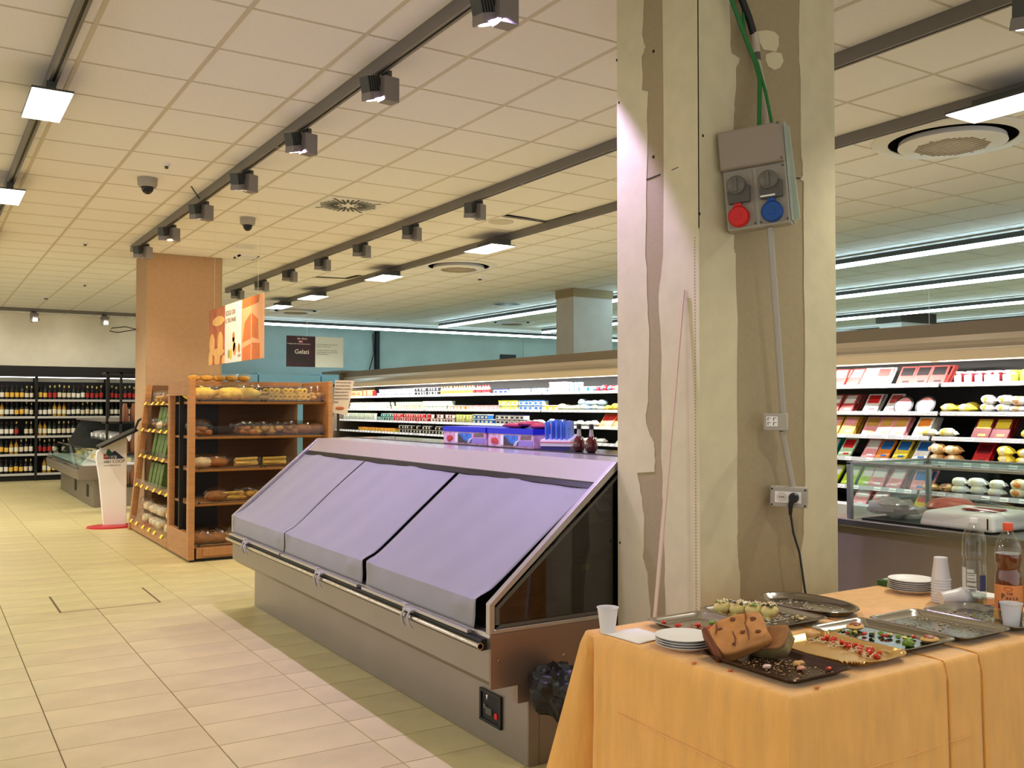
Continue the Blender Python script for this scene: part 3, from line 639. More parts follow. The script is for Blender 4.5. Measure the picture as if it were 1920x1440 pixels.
# ------------------------------------------------------------------ wooden bread racks
SZ = [.15, .557, .889, 1.205, 1.545]
rb = thing('bread_rack', 'wooden bread rack whose open shelves face the camera, next to the blinded island', 'rack', (2.9, 9.7, 0))
q = MB()
q.box((2.19, 9.29, .02), (2.25, 9.37, 1.75)); q.box((2.19, 10.12, .02), (2.25, 10.2, 1.75)); q.box((2.19, 9.37, .02), (2.25, 10.12, .27)); q.box((2.19, 9.37, 1.60), (2.25, 10.12, 1.75)); bevel(part('side_frame', q, M_wood, rb, label='side frame with a tall open window'), .004, 1)
q = MB(); q.box((2.20, 9.72, .27), (2.24, 9.745, 1.6)); part('dark_upright', q, M_black, rb)
q = MB(); q.box((3.57, 9.24, .02), (3.62, 10.0, 1.75)); bevel(part('right_post', q, M_wood, rb), .004, 1)
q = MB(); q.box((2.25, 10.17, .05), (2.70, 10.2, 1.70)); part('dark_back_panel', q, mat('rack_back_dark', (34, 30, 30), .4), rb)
q = MB(); q.box((2.70, 10.17, .05), (3.57, 10.2, 1.70)); part('back_panel', q, M_woodd, rb)
q = MB(); q.box((2.25, 10.02, 1.70), (3.57, 10.2, 1.755)); part('top_rail', q, M_woodh, rb)
q = MB(); q.box((2.27, 9.30, .03), (3.6, 9.36, .145)); q.box((2.33, 9.285, .05), (3.5, 9.30, .13)); bevel(part('plinth', q, M_woodh, rb), .004, 1)
q = MB(); q.box((2.22, 9.33, 0), (3.6, 10.15, .03)); part('dark_foot', q, M_black, rb)
for k, z in enumerate(SZ):
    y0 = 9.30; q = MB(); q.prism([(y0, z-.012), (y0+.03, z-.03), (10.17, z-.03), (10.17, z-.012), (y0+.0, z+.002)], 0, 2.25, 3.57)
    s = part('shelf', q, M_woodh, rb)
    q = MB(); q.box((2.255, y0+.004, z), (3.565, y0+.008, z+.095)); part('clear_front', q, M_clear, s)
    for x in (2.29, 2.895, 2.935, 3.53): q = MB(); q.blob((x, y0-.006, z+.005), (.012, .008, .012), 8, 6); part('dark_knob', q, M_black, s)
    q = MB(); q.box((2.26, y0-.003, z-.004), (3.56, y0, z+.002)); part('dark_edge', q, M_black, s)
ra = thing('bread_rack', 'wooden bread rack facing the left aisle, with yellow price tickets on its shelf edges', 'rack', (2.3, 11.2, 0))
q = MB()
def slant(y0, y1):  # leaning front upright
    q.hexa([(2.17, y0, 0), (2.24, y0, 0), (2.24, y1, 0), (2.17, y1, 0), (2.36, y0, 1.75), (2.43, y0, 1.75), (2.43, y1, 1.75), (2.36, y1, 1.75)])
slant(12.16, 12.24); part('leaning_post', q, M_wood, ra)
q = MB(); q.box((2.43, 12.16, 0), (3.0, 12.22, 1.75)); part('end_panel', q, M_woodd, ra)
q = MB(); q.box((2.95, 10.22, .05), (2.99, 12.16, 1.75)); part('back_panel', q, M_woodd, ra)
q = MB(); q.box((2.19, 10.22, .02), (2.30, 12.16, .10)); bevel(part('plinth', q, M_wood, ra), .004, 1)
def xa(z): return 2.17+.19*z/1.75
Mtick = mat('yellow_ticket', (246, 220, 60), .5)
ra_z = [.125, .56, .905, 1.215, 1.53]
for k, z in enumerate(ra_z):
    x0 = xa(z)+.01; q = MB(); q.box((x0, 10.22, z-.025), (2.95, 12.16, z)); s = part('shelf', q, M_wood, ra)
    q = MB(); q.box((x0-.004, 10.24, z), (x0, 12.14, z+.07)); part('clear_front', q, M_clear, s)
    for j in range(6): q = MB(); y = 10.4+j*.32+R.uniform(-.05, .05); q.hexa([(x0-.03, y, z-.02), (x0-.03, y+.075, z-.02), (x0-.026, y+.075, z-.02), (x0-.026, y, z-.02), (x0-.006, y, z+.015), (x0-.006, y+.075, z+.015), (x0-.002, y+.075, z+.015), (x0-.002, y, z+.015)]); part('price_ticket', q, Mtick, s)
# bakery goods
Mb1 = mat('bread_gold', (214, 160, 70), .7, noise=.25, nscale=30); Mb2 = mat('bread_brown', (150, 96, 48), .7, noise=.25, nscale=30); Mb3 = mat('bread_pale', (216, 196, 160), .7, noise=.15, nscale=30)
Mb4 = mat('biscuit_yellow', (236, 196, 90), .7, noise=.15, nscale=40); Mgr = mat('green_bag_print', (86, 110, 50), .5, noise=.25, nscale=20)
def bakery(kind, seed):
    rr = random.Random(seed); q = MB(); c = MB()
    if kind == 'rings':
        for k in range(5):
            cx, cz = -.04+.04*(k % 3)+.01*(k//3), .03+.045*(k//3)
            pts = [(cx+.018*math.cos(a), -.02, cz+.018*math.sin(a)) for a in [2*PI*i/10 for i in range(11)]]; q.tube(pts, .009, 6)
        c.cbox((0, 0, .06), (.13, .10, .12))
    elif kind == 'bun':
        for k in range(6): q.blob((rr.uniform(-.045, .045), rr.uniform(-.03, .03), .022+.025*(k//3)), (.032, .028, .022), 8, 6, jit=.1, rnd=rr)
        c.blob((0, 0, .066), (.085, .06, .060), 10, 6, jit=.06, rnd=rr)
    elif kind == 'stick':
        for k in range(7): q.tube([(-.09, rr.uniform(-.03, .03), .012+.008*k), (.09, rr.uniform(-.03, .03), .015+.008*k)], .009, 6)
        c.cbox((0, 0, .038), (.2, .09, .075))
    else:
        q.blob((0, 0, .04), (.09, .055, .04), 12, 8, jit=.06, rnd=rr); c.blob((.01, 0, .058), (.105, .065, .052), 10, 6, jit=.06, rnd=rr)
    return q, c
BK = {}
def put_bakery(kind, mt, loc, rz, lab, group, sc=1, tall=0):
    key = (kind, mt.name)
    if key not in BK:
        q, c = bakery(kind, len(BK)+11); BK[key] = (q.mesh('baked_goods', mt), c.mesh('clear_wrapper', M_clear))
    a, b = BK[key]; t = thing('wrapped_bakery_pack', lab, 'bakery pack', loc, group); t.rotation_euler = (tall, 0, rz); t.scale = (sc,)*3
    link('baked_goods', a, t); link('clear_wrapper', b, t)
kinds = [('rings', Mb4, 'pack of pale ring biscuits'), ('bun', Mb1, 'bag of golden buns'), ('stick', Mb4, 'pack of yellow breadsticks'), ('loaf', Mb2, 'wrapped brown loaf'), ('bun', Mb2, 'bag of brown rolls'), ('loaf', Mb3, 'wrapped pale loaf'), ('loaf', Mb4, 'big bag of yellow crisps')]
rows = {4: [6, 2, 6, 6, 2, 0, 0, 0, 1], 3: [4, None, None, 4, 1, 1, 4, 3, 3], 2: [5, 3, None, 2, None, 2, None, None, None], 1: [None, 3, 2, 1, 1, None, None, None, None], 0: [3, 3, 1, 1, 3, None, 3, 1, None]}
sn = ['bottom shelf', 'second lowest shelf', 'middle shelf', 'second highest shelf', 'top shelf']
for s, ks in rows.items():
    for i, k in enumerate(ks):
        if k is None: continue
        kd, mt, nm = kinds[k]
        for dp in range(2 if s in (4, 3, 0) else 1):
            sc = 1.3 + (.35 if (s == 4 and k == 6) else 0)
            put_bakery(kd, mt, (2.34+i*.145, 9.42+dp*.2, SZ[s]+.004), R.uniform(-.15, .15), f'{nm}, {sn[s]}, bread rack facing the camera', f'{nm}s, {sn[s]}, rack facing the camera', sc)
rows2 = {4: (1, 1, 3, 1, 1, 1, 3, 1, 1, 1), 3: (4, 4, 5, 4, 5, 4), 0: (5, 5, 1, 5, 5, 5, 1, 5, 1)}
for s, ks in rows2.items():
    for i, k in enumerate(ks):
        kd, mt, nm = kinds[k]; y = 10.35+i*(1.75/len(ks))
        put_bakery(kd, mt, (xa(ra_z[s])+.12, y, ra_z[s]+.001), PI/2+R.uniform(-.3, .3), f'{nm}, {sn[s]}, bread rack facing the aisle', f'{nm}s, {sn[s]}, rack facing the aisle', 1.3)
        if s == 0: put_bakery(kd, mt, (xa(ra_z[s])+.15, y+.05, ra_z[s]+.14), PI/2+R.uniform(-.5, .5), f'{nm} piled second on the bottom shelf of the rack facing the aisle', f'{nm}s piled up, rack facing the aisle', 1.3)
for s in (1, 2, 3):
    for i in range(4):
        y = 11.75-i*.19-(.1 if s == 3 else 0); x = xa(ra_z[s])+.13; q = MB(); h = .27
        q.hexa([(-.05, -.07, 0), (.04, -.07, 0), (.04, .07, 0), (-.05, .07, 0), (.0, -.08, h), (.03, -.08, h), (.03, .08, h), (.0, .08, h)]); q.add([(.0, -.085, h), (.03, .085, h), (.015, .0, h+.03)], [(0, 1, 2)])
        q.xf(Matrix.Translation((x, y, ra_z[s]+.001)) @ Matrix.Rotation(R.uniform(-.1, .15), 4, 'X'))
        single('green_bread_bag', q, Mgr, f'upright green bread bag, {sn[s]}, rack facing the aisle', 'bread bag', (x, y, ra_z[s]+.001), f'green bread bags, {sn[s]}')
for i in range(5):
    put_bakery('loaf', Mb1, (2.42+.13*i, 10.07, 1.756), R.uniform(-.2, .2), 'golden bag lying on the top rail of the bread rack', 'golden bags on top of the bread rack', .8)
# paper notice beside the rack
t = thing('notice_board', 'tall pale notice with printed lines and a bread roll picture, beside the bread rack', 'notice', (3.75, 9.3, 1.2))
q = MB(); q.prism([(3.64, 1.43), (3.80, 1.40), (3.88, 1.765), (3.67, 1.765)], 1, 9.30, 9.306); part('sheet', q, mat('notice_sheet', (206, 188, 172), .7), t)
q = MB(); q.blob((3.72, 9.297, 1.475), (.05, .004, .018), 12, 6); part('roll_picture', q, mat('roll_print', (170, 92, 50), .6), t)
for k, s in enumerate(('NON TOCCARE IL PANE', 'USARE GUANTI E PINZE', 'PRENDERE IL SACCHETTO', 'PESARE IL PRODOTTO', 'APPLICARE ETICHETTA', 'CHIUDERE SACCHETTO', 'GRAZIE')): text('printed_line', s, .021, frame((3.675-k*.004, 9.298, 1.735-k*.034), (1, 0, 0), (0, 0, 1)), M_ink, t, sx=.72)
q = MB(); q.box((3.70, 9.31, .0), (3.72, 9.33, 1.74)); part('stand_pole', q, M_black, t); q = MB(); q.box((3.64, 9.25, 0), (3.86, 9.45, .015)); part('stand_foot', q, M_black, t)
# ------------------------------------------------------------------ kiosk, far serve-over island, plant of stuff by the pillar
t = thing('information_kiosk', 'white floor kiosk with sloping screen, triangular mountain logo and red oval foot', 'kiosk', (2.05, 12.75, 0))
q = MB(); q.lathe([(.29, 0), (.29, .018), (.28, .022)], 32, (2.04, 12.55, 0), squash=(1, .70)); part('oval_foot', q, mat('red_foot', (196, 48, 60), .35), t)
q = MB(); q.prism([(1.955, .02), (1.90, .6), (1.862, .85), (1.868, .93), (1.93, .99), (2.215, 1.115), (2.218, .02)], 1, 12.60, 12.68); bevel(part('body', q, M_white, t), .004, 1)
q = MB(); q.hexa([(1.88, 12.32, .985), (2.30, 12.32, 1.19), (2.30, 12.70, 1.19), (1.88, 12.70, .985), (1.87, 12.32, 1.01), (2.285, 12.32, 1.215), (2.285, 12.70, 1.215), (1.87, 12.70, 1.01)]); part('screen', q, M_black, t)
q = MB(); q.tube([(2.24, 12.3, 1.18), (2.29, 12.28, 1.32), (2.35, 12.24, 1.36)], .015, 8); part('scanner_arm', q, M_black, t)
k = 12.5995; q = MB(); q.prism([(1.945, .84), (1.945, .915), (1.98, .885), (2.01, .84)], 1, k-.0008, k); part('logo_red', q, mat('logo_red', (170, 36, 40), .5), t)
q = MB(); q.prism([(1.968, .90), (1.99, .955), (2.0, .965), (2.012, .955), (2.05, .91), (2.07, .862), (2.0, .87)], 1, k-.0010, k); part('logo_green', q, mat('logo_green', (34, 80, 48), .5), t)
q = MB(); q.prism([(1.995, .84), (2.0, .875), (2.06, .935), (2.072, .94), (2.084, .935), (2.19, .84)], 1, k-.0012, k); part('logo_blue', q, mat('logo_blue', (32, 48, 84), .5), t)
fr = lambda x, z: frame((x, k-.002, z), (1, 0, 0), (0, 0, 1))
text('logo_text', 'dal', .026, fr(1.95, .862), M_paper, t, shear=.3); text('logo_text', '1976', .05, fr(1.995, .846), M_paper, t, shear=.4)
text('logo_name', 'titan', .052, fr(1.945, .79), M_ink, t, shear=.3, sx=.9); text('logo_name', 'COOP', .056, fr(2.045, .79), M_ink, t, sx=.92); text('logo_tagline', 'LA TUA SPESA DAL 1976', .022, fr(1.945, .752), M_ink, t, sx=.85)
fi = thing('serve_over_counter', 'low grey glass-fronted counter standing in the far left aisle before the wine shelves', 'display case', (2.2, 15.1, 0))
q = MB(); q.box((2.2, 15.1, 0), (3.4, 18.9, .42)); part('base', q, M_steelf, fi)
q = MB(); q.prism([(1.98, .42), (3.5, .42), (3.5, .62), (2.02, .62), (1.96, .55)], 1, 15.0, 19.0); part('tub', q, M_steelf, fi)
q = MB(); q.box((2.05, 15.05, .62), (3.45, 18.95, .64)); part('deck', q, M_white, fi)
q = MB(); q.hexa([(1.98, 15.02, .62), (1.99, 15.02, .62), (1.99, 18.98, .62), (1.98, 18.98, .62), (2.16, 15.02, .84), (2.17, 15.02, .84), (2.17, 18.98, .84), (2.16, 18.98, .84)]); part('front_glass', q, M_glass, fi)
q = MB(); q.tube([(2.16, 15.02, .845), (2.16, 18.98, .845)], .012, 6); q.tube([(1.97, 15.0, .60), (1.97, 19.0, .60)], .014, 6); part('glass_rail', q, M_chrome, fi)
q = MB(); q.prism([(2.2, .62), (3.45, .62), (3.45, 1.27), (2.55, 1.27)], 1, 18.94, 18.97); part('dark_end_glass', q, mat('grey_glass', (60, 64, 64), .15), fi)
q = MB(); q.box((2.45, 15.05, 1.25), (3.45, 18.95, 1.28)); q.box((3.40, 15.05, .64), (3.45, 18.95, 1.26)); part('canopy', q, M_steelf, fi)
q = MB(); q.box((2.5, 15.3, .95), (3.4, 18.7, .965)); part('glass_shelf', q, M_glass, fi)
for y in (15.6, 16.9): q = MB(); q.box((2.19, y, .12), (2.2, y+.16, .30)); part('socket_plate', q, M_black, fi)
for k in range(14):
    y = 15.3+k*.25; z, x = ((.966, 2.8), (.641, 2.6))[k % 2]; q = MB(); q.cbox((x, y, z+.03), (.36, .18, .06)); q.blob((x, y, z+.07), (.15, .07, .03), 8, 5, jit=.2)
    single('food_container', q, [M_paper, mat('cream_food', (230, 214, 160), .5)][k % 2 if k % 3 else 0], 'white food container inside the far left glass counter, ' + ('upper level' if z > .9 else 'lower level'), 'food container', (x, y, z), 'containers in the far counter, ' + ('upper level' if z > .9 else 'lower level'))
t = thing('bottle_rack', 'narrow black rack with tan jars squeezed between kiosk and tan pillar', 'rack', (2.4, 14.2, 0))
q = MB()
for x in (2.22, 2.40): q.box((x, 14.2, 0), (x+.03, 14.24, 1.98))
for z in (.35, .8, 1.25, 1.95): q.box((2.22, 14.2, z), (2.8, 14.6, z+.025))
part('frame', q, M_blackmat, t)
for z in (.376, .826, 1.276):
    for j in range(3):
        q = MB(); q.lathe([(.05, 0), (.055, .03), (.055, .16), (.03, .22), (.028, .26)], 10, (2.5+.12*j, 14.4, z)); single('tan_jar', q, mat('tan_glaze', (140, 90, 60), .3, noise=.2), ['tan jar on the lowest level of the narrow black rack', 'tan jar on the middle level of the narrow black rack', 'tan jar on the upper level of the narrow black rack'][(.376, .826, 1.276).index(z)], 'jar', (2.5+.12*j, 14.4, z), f'tan jars, level {z:.1f} m of the narrow rack')
# ------------------------------------------------------------------ wine shelves
BX = [-.62, .68, 1.98, 3.33, 4.63]
bn = ['beyond the left edge', 'at the left edge', 'middle', 'beside the tan pillar']
for b in range(4):
    x0, x1 = BX[b], BX[b+1]
    t = thing('wine_shelf_unit', f'black wine shelf bay, the one {bn[b]}', 'shelf unit', ((x0+x1)/2, 21.5, 0))
    q = MB(); q.box((x0, 21.66, 0), (x1, 21.70, 2.0)); part('back_panel', q, M_blackmat, t)
    q = MB(); q.box((x0, 21.2, 0), (x0+.05, 21.66, 2.2)); part('upright', q, M_blackmat, t)
    q = MB(); q.box((x0, 21.16, 2.09), (x1, 21.72, 2.305)); part('black_canopy', q, M_blackmat, t)
    for k, z in enumerate((.16, .55, .91, 1.30, 1.64)):
        q = MB(); q.box((x0+.05, 21.2, z-.045), (x1, 21.66, z-.02)); s = part('shelf', q, M_blackmat, t)
        q = MB(); q.box((x0+.05, 21.185, z-.05), (x1, 21.2, z-.005)); part('price_rail', q, mat('wine_rail', (196, 196, 196), .4), s)
    q = MB(); q.box((x0, 21.25, 0), (x1, 21.66, .1)); part('plinth', q, M_blackmat, t)
BC = [('dark', (16, 22, 16), (240, 236, 226)), ('dark', (20, 14, 12), (226, 214, 190)), ('green', (30, 48, 26), (244, 240, 220)), ('amber', (170, 130, 40), (240, 236, 210)), ('black', (10, 10, 12), (180, 40, 36)), ('dark', (14, 12, 16), (236, 190, 80))]
BM = []
for i, (n, c, l) in enumerate(BC):
    q = MB(); q.lathe([(.036, 0), (.037, .01), (.037, .185), (.030, .21), (.014, .235), (.013, .275)], 8)
    g = MB(); g.lathe([(.0378, .06), (.0378, .15)], 8, capb=False, capt=False)
    k = MB(); k.lathe([(.0145, .255), (.0145, .30)], 8)
    BM.append((q.mesh('bottle_glass', mat(f'bottle_{i}', c, .1)), g.mesh('bottle_label', mat(f'label_{i}', l, .6)), k.mesh('capsule', mat(f'capsule_{i}', [(60, 14, 20), (196, 180, 110), (20, 20, 20)][i % 3], .4))))
wn = ['bottom shelf', 'second lowest shelf', 'middle shelf', 'second highest shelf', 'top shelf']
nb = 0
for b in (1, 2, 3):
    for k, z in enumerate((.14, .53, .89, 1.28, 1.62)):
        x = BX[b]+.10; v = R.randrange(6); run = 0
        while x < min(BX[b+1]-.03, 4.3):
            if run <= 0: v = R.choice([0, 0, 1, 1, 2, 3, 4, 5]); run = R.choice([2, 2, 3, 4])
            run -= 1
            if x > .95 and nb < 297 and R.random() > .04:
                n, c, l = BC[v]; a, g, kk = BM[v]; nb += 1
                lab = f'{n} bottle with a {["white", "cream", "pale", "ivory", "red", "yellow"][v]} label, {wn[k]}, wine bay {bn[b]}'
                o = thing('wine_bottle', lab, 'bottle', (x, 21.27, z-.0), lab[:lab.index(',')] + f's, {wn[k]}'); o.scale = (1, 1, R.choice([1, 1, 1.05, .95]))
                link('glass', a, o); link('label', g, o); link('capsule', kk, o)
            x += .088
# back-lit strip above the wine
q = MB(); q.box((-.6, 21.3, 2.075), (4.6, 21.33, 2.088)); single('shelf_lamp', q, M_stripw, 'thin lamp strip under the black canopy of the wine shelves', 'lamp', (2, 21.3, 2.075))
for k, z in enumerate((.16, .55, .91, 1.30, 1.64)):
    pass

# ------------------------------------------------------------------ chilled wall case (modules)
mods = [(2.6, 5.03, 'chilled case module at the right edge of the picture, with jars and cheese'), (5.03, 7.6, 'chilled case module with sliced meats just right of the plastered pillar'), (7.6, 11.3, 'chilled case module just left of the plastered pillar'),
        (11.3, 15.0, 'chilled case module behind the blue-topped boxes'), (15.0, 18.75, 'farthest chilled case module, ending beside the bread rack')]
# (front x, top z) of each shelf
SH = [(7.62, 1.705), (7.60, 1.452), (7.48, 1.236), (7.40, 1.028), (7.30, .775), (7.15, .60)]
for y0, y1, lab in mods:
    t = thing('chilled_wall_case', lab, 'refrigerated case', (7.8, y0, 0), 'modules of the long chilled wall case')
    q = MB(); q.prism([(7.60, 2.225), (7.60, 2.11), (8.4, 2.11), (8.4, 2.225)], 1, y0, y1); part('hood_top', q, M_hoodt, t)
    q = MB(); q.prism([(7.60, 2.11), (7.585, 2.06), (7.55, 2.02), (7.50, 1.99), (7.50, 1.975), (7.6, 1.975), (8.3, 2.0), (8.3, 2.11)], 1, y0, y1); part('curved_fascia', q, M_hoodl, t)
    q = MB(); q.prism([(7.50, 1.974), (7.52, 1.895), (7.54, 1.885), (7.62, 1.885), (7.62, 1.974)], 1, y0, y1); part('hood_lip', q, mat('lip_beige', (214, 196, 170), .4), t)
    q = MB(); q.box((7.63, y0+.03, 1.93), (7.67, y1-.03, 1.95)); part('lamp_tube', q, M_stripw, t)
    q = MB(); q.box((8.30, y0, .4), (8.34, y1, 2.1)); part('dark_back', q, M_black, t)
    q = MB(); q.box((7.05, y0, .0), (8.4, y1, .5)); part('base', q, M_steelf, t)
    q = MB(); q.prism([(7.02, .45), (7.02, .62), (7.06, .64), (7.08, .5), (7.2, .48), (7.2, .45)], 1, y0, y1); part('front_lip', q, M_rail, t)
    for i, (x, z) in enumerate(SH):
        q = MB(); q.box((x+.01, y0+.02, z-.03), (8.30, y1-.01, z-.012)); s = part('shelf', q, M_greyd if i else M_greyd, t)
        q = MB(); sl_ = .0 if i < 2 else .012
        q.hexa([(x-.012-sl_, y0+.02, z-.036), (x-.006, y0+.02, z-.04), (x-.006, y1-.01, z-.04), (x-.012-sl_, y1-.01, z-.036), (x-.006, y0+.02, z+.0), (x+.006, y0+.02, z+.0), (x+.006, y1-.01, z+.0), (x-.006, y1-.01, z+.0)]); part('price_rail', q, M_rail, s)
        near = y0 < 7
        tk = MB(); y = y0+.06+R.uniform(0, .06); step = .155 if near else .125
        while y < y1-.1:
            w_ = .07 if near else .055
            P = [(x-.014-sl_, z-.034), (x-.012-sl_, z-.034), (x-.007, z-.003), (x-.009, z-.003)]
            b = MB() if near else tk
            b.add([(P[0][0], y, P[0][1]), (P[0][0], y+w_, P[0][1]), (P[3][0], y+w_, P[3][1]), (P[3][0], y, P[3][1])], [(0, 3, 2, 1)]); b.add([(P[0][0]-.0012, y+.006, P[0][1]+.012), (P[0][0]-.0012, y+w_-.006, P[0][1]+.012), (P[0][0]-.0008, y+w_-.006, P[0][1]+.016), (P[0][0]-.0008, y+.006, P[0][1]+.016)], [(0, 3, 2, 1)], 1)
            if near: part('price_ticket', b, [M_ticket, M_ink], s)
            y += step*R.choice([1, 1, 1, 1.5])
        if not near: part('price_tickets', tk, [M_ticket, M_ink], s, 'stuff')
    if y0 > 14:
        q = MB(); q.prism([(7.5, 2.24), (7.5, 1.87), (7.25, .9), (7.02, .6), (7.02, 0), (8.42, 0), (8.42, 2.24)], 1, y1, y1+.06); part('end_panel', q, M_hoodt, t)
        q = MB(); q.box((7.48, y1-.1, 2.2), (8.42, y1+1.0, 2.25)); part('hood_end_box', q, M_hoodt, t)
# case light, one area lamp per module at the tube
for y0, y1, _ in mods:
    l = bpy.data.lights.new('case_tube', 'AREA'); l.shape = 'RECTANGLE'; l.size = .05; l.size_y = y1-y0-.1; l.energy = CASE_W*(y1-y0); l.color = (1, .98, .95)
    o = bpy.data.objects.new('case_tube', l); COL.objects.link(o); o.location = (7.50, (y0+y1)/2, 1.88); o.rotation_euler = (0, math.radians(-25), 0)

# products: prototype meshes by kind and colour
PM = {}
def pal(c): return mat('pack_%d_%d_%d' % c, c, .38, noise=.12, nscale=45)
def prod(kind, c1, c2):
    key = (kind, c1, c2)
    if key in PM: return PM[key]
    a, b = MB(), MB(); ca, cb_ = pal(c1), pal(c2)
    if kind == 'pot':
        a.lathe([(.030, 0), (.038, .062)], 10); b.lathe([(.041, .062), (.041, .068)], 10); b.box((-.0385, -.018, .02), (-.036, .018, .05))
    elif kind == 'tub':
        a.box((-.05, -.055, 0), (.05, .055, .06)); b.box((-.055, -.06, .06), (.055, .06, .072)); b.box((-.0515, -.035, .015), (-.05, .035, .045))
    elif kind == 'bottle':
        a.lathe([(.026, 0), (.028, .01), (.028, .09), (.013, .12), (.013, .13)], 10); b.lathe([(.0285, .025), (.0285, .075)], 10, capb=False, capt=False); b.lathe([(.015, .125), (.015, .145)], 8)
    elif kind == 'carton':
        a.box((-.04, -.045, 0), (.04, .045, .12)); b.box((-.0412, -.04, .03), (-.04, .04, .095)); b.box((-.015, -.015, .12), (.015, .015, .128))
    elif kind == 'bag':
        rr = random.Random(hash(key) % 99); a.blob((0, 0, .04), (.062, .074, .040), 12, 7, jit=.10, rnd=rr); b.blob((-.012, .004, .042), (.053, .048, .036), 10, 6, jit=.08, rnd=rr); a.prism([(-.08, .03), (-.06, .055), (-.055, .03)], 0, -.03, .03)
    elif kind == 'flat':
        T = Matrix.Rotation(math.radians(38), 4, 'Y'); a.box((-.009, -.072, 0), (.009, .072, .205)); a.box((-.011, -.076, .0), (-.007, .076, .21)); b.box((-.0125, -.06, .10), (-.011, .06, .195)); b.box((-.0125, -.045, .02), (-.011, .02, .04)); a.xf(T); b.xf(T)
    elif kind == 'round':
        T = Matrix.Translation((0, 0, .055)) @ Matrix.Rotation(math.radians(-62), 4, 'Y'); a.lathe([(.085, 0), (.1, .016)], 20); b.lathe([(.082, .0165), (.08, .019)], 20); a.xf(T); b.xf(T)
    elif kind == 'jar':
        a.lathe([(.030, 0), (.034, .01), (.034, .075), (.027, .09), (.027, .10)], 10); b.box((-.037, -.03, .01), (-.0335, .03, .07)); b.lathe([(.03, .09), (.03, .105)], 10)
    PM[key] = (a.mesh(kind, ca), b.mesh(kind+'_print', cb_)); return PM[key]
KN = {'pot': ('yogurt_pot', 'yogurt pot'), 'tub': ('dairy_tub', 'dairy tub'), 'bottle': ('drink_bottle', 'drinking bottle'), 'carton': ('milk_carton', 'carton'), 'bag': ('cheese_bag', 'bag'), 'flat': ('sliced_food_pack', 'flat pack'), 'round': ('round_tray_pack', 'round tray'), 'jar': ('preserve_jar', 'jar')}
SN = ['top shelf', 'second shelf', 'third shelf', 'fourth shelf', 'fifth shelf', 'bottom well']
NSEEN = {}
def run(kind, c1, c2, cname, sh, y0, y1, step, layers=1, depth=1, place=''):
    nm, word = KN[kind]; a, b = prod(kind, c1, c2); x0, z = SH[sh]; y = y0+step/2
    side = place or ('right of plastered pillar' if y0 < 6.3 else 'left of plastered pillar')
    hgt = {'pot': .069, 'tub': .073, 'bottle': .146, 'carton': .13, 'bag': .066, 'flat': .1, 'round': .1, 'jar': .106}[kind]
    while y < y1:
        for L in range(layers):
            for dp in range(depth):
                if NSEEN.get(nm, 0) >= 298: continue
                if R.random() < .07 and L == layers-1: continue
                NSEEN[nm] = NSEEN.get(nm, 0)+1
                o = thing(nm, f'{cname} {word}, {SN[sh]} of chilled case, {side}', 'packet' if kind in ('flat', 'round', 'bag') else word.split()[-1], (x0+.075+dp*(.05 if kind == 'flat' else .09)+R.uniform(-.008, .008), y+R.uniform(-.01, .01), z-.011+L*hgt), f'{cname} {word}s, {SN[sh]}, {side}')
                o.rotation_euler = (0, 0, R.uniform(-.12, .12)); s_ = {'tub': 1, 'pot': 1.1}.get(kind, 1.0); o.scale = (1, 1, 1) if kind != 'bag' else (1, R.uniform(.9, 1.2), R.uniform(.8, 1.2))
                link('body', a, o); link('print', b, o)
        y += step
W_=(240,240,240); CR=(240,232,200); GRN=(190,224,190); RED=(206,36,44); BLU=(40,110,190); DBL=(30,40,90); ORG=(236,140,50); YEL=(240,214,70); BLK=(34,34,36); PNK=(236,160,170); TEAL=(30,140,140); LIM=(180,214,50); MEAT=(190,80,76); BRN=(110,60,50); TAN=(206,160,100); MAR=(110,20,30); LBL=(160,200,236)
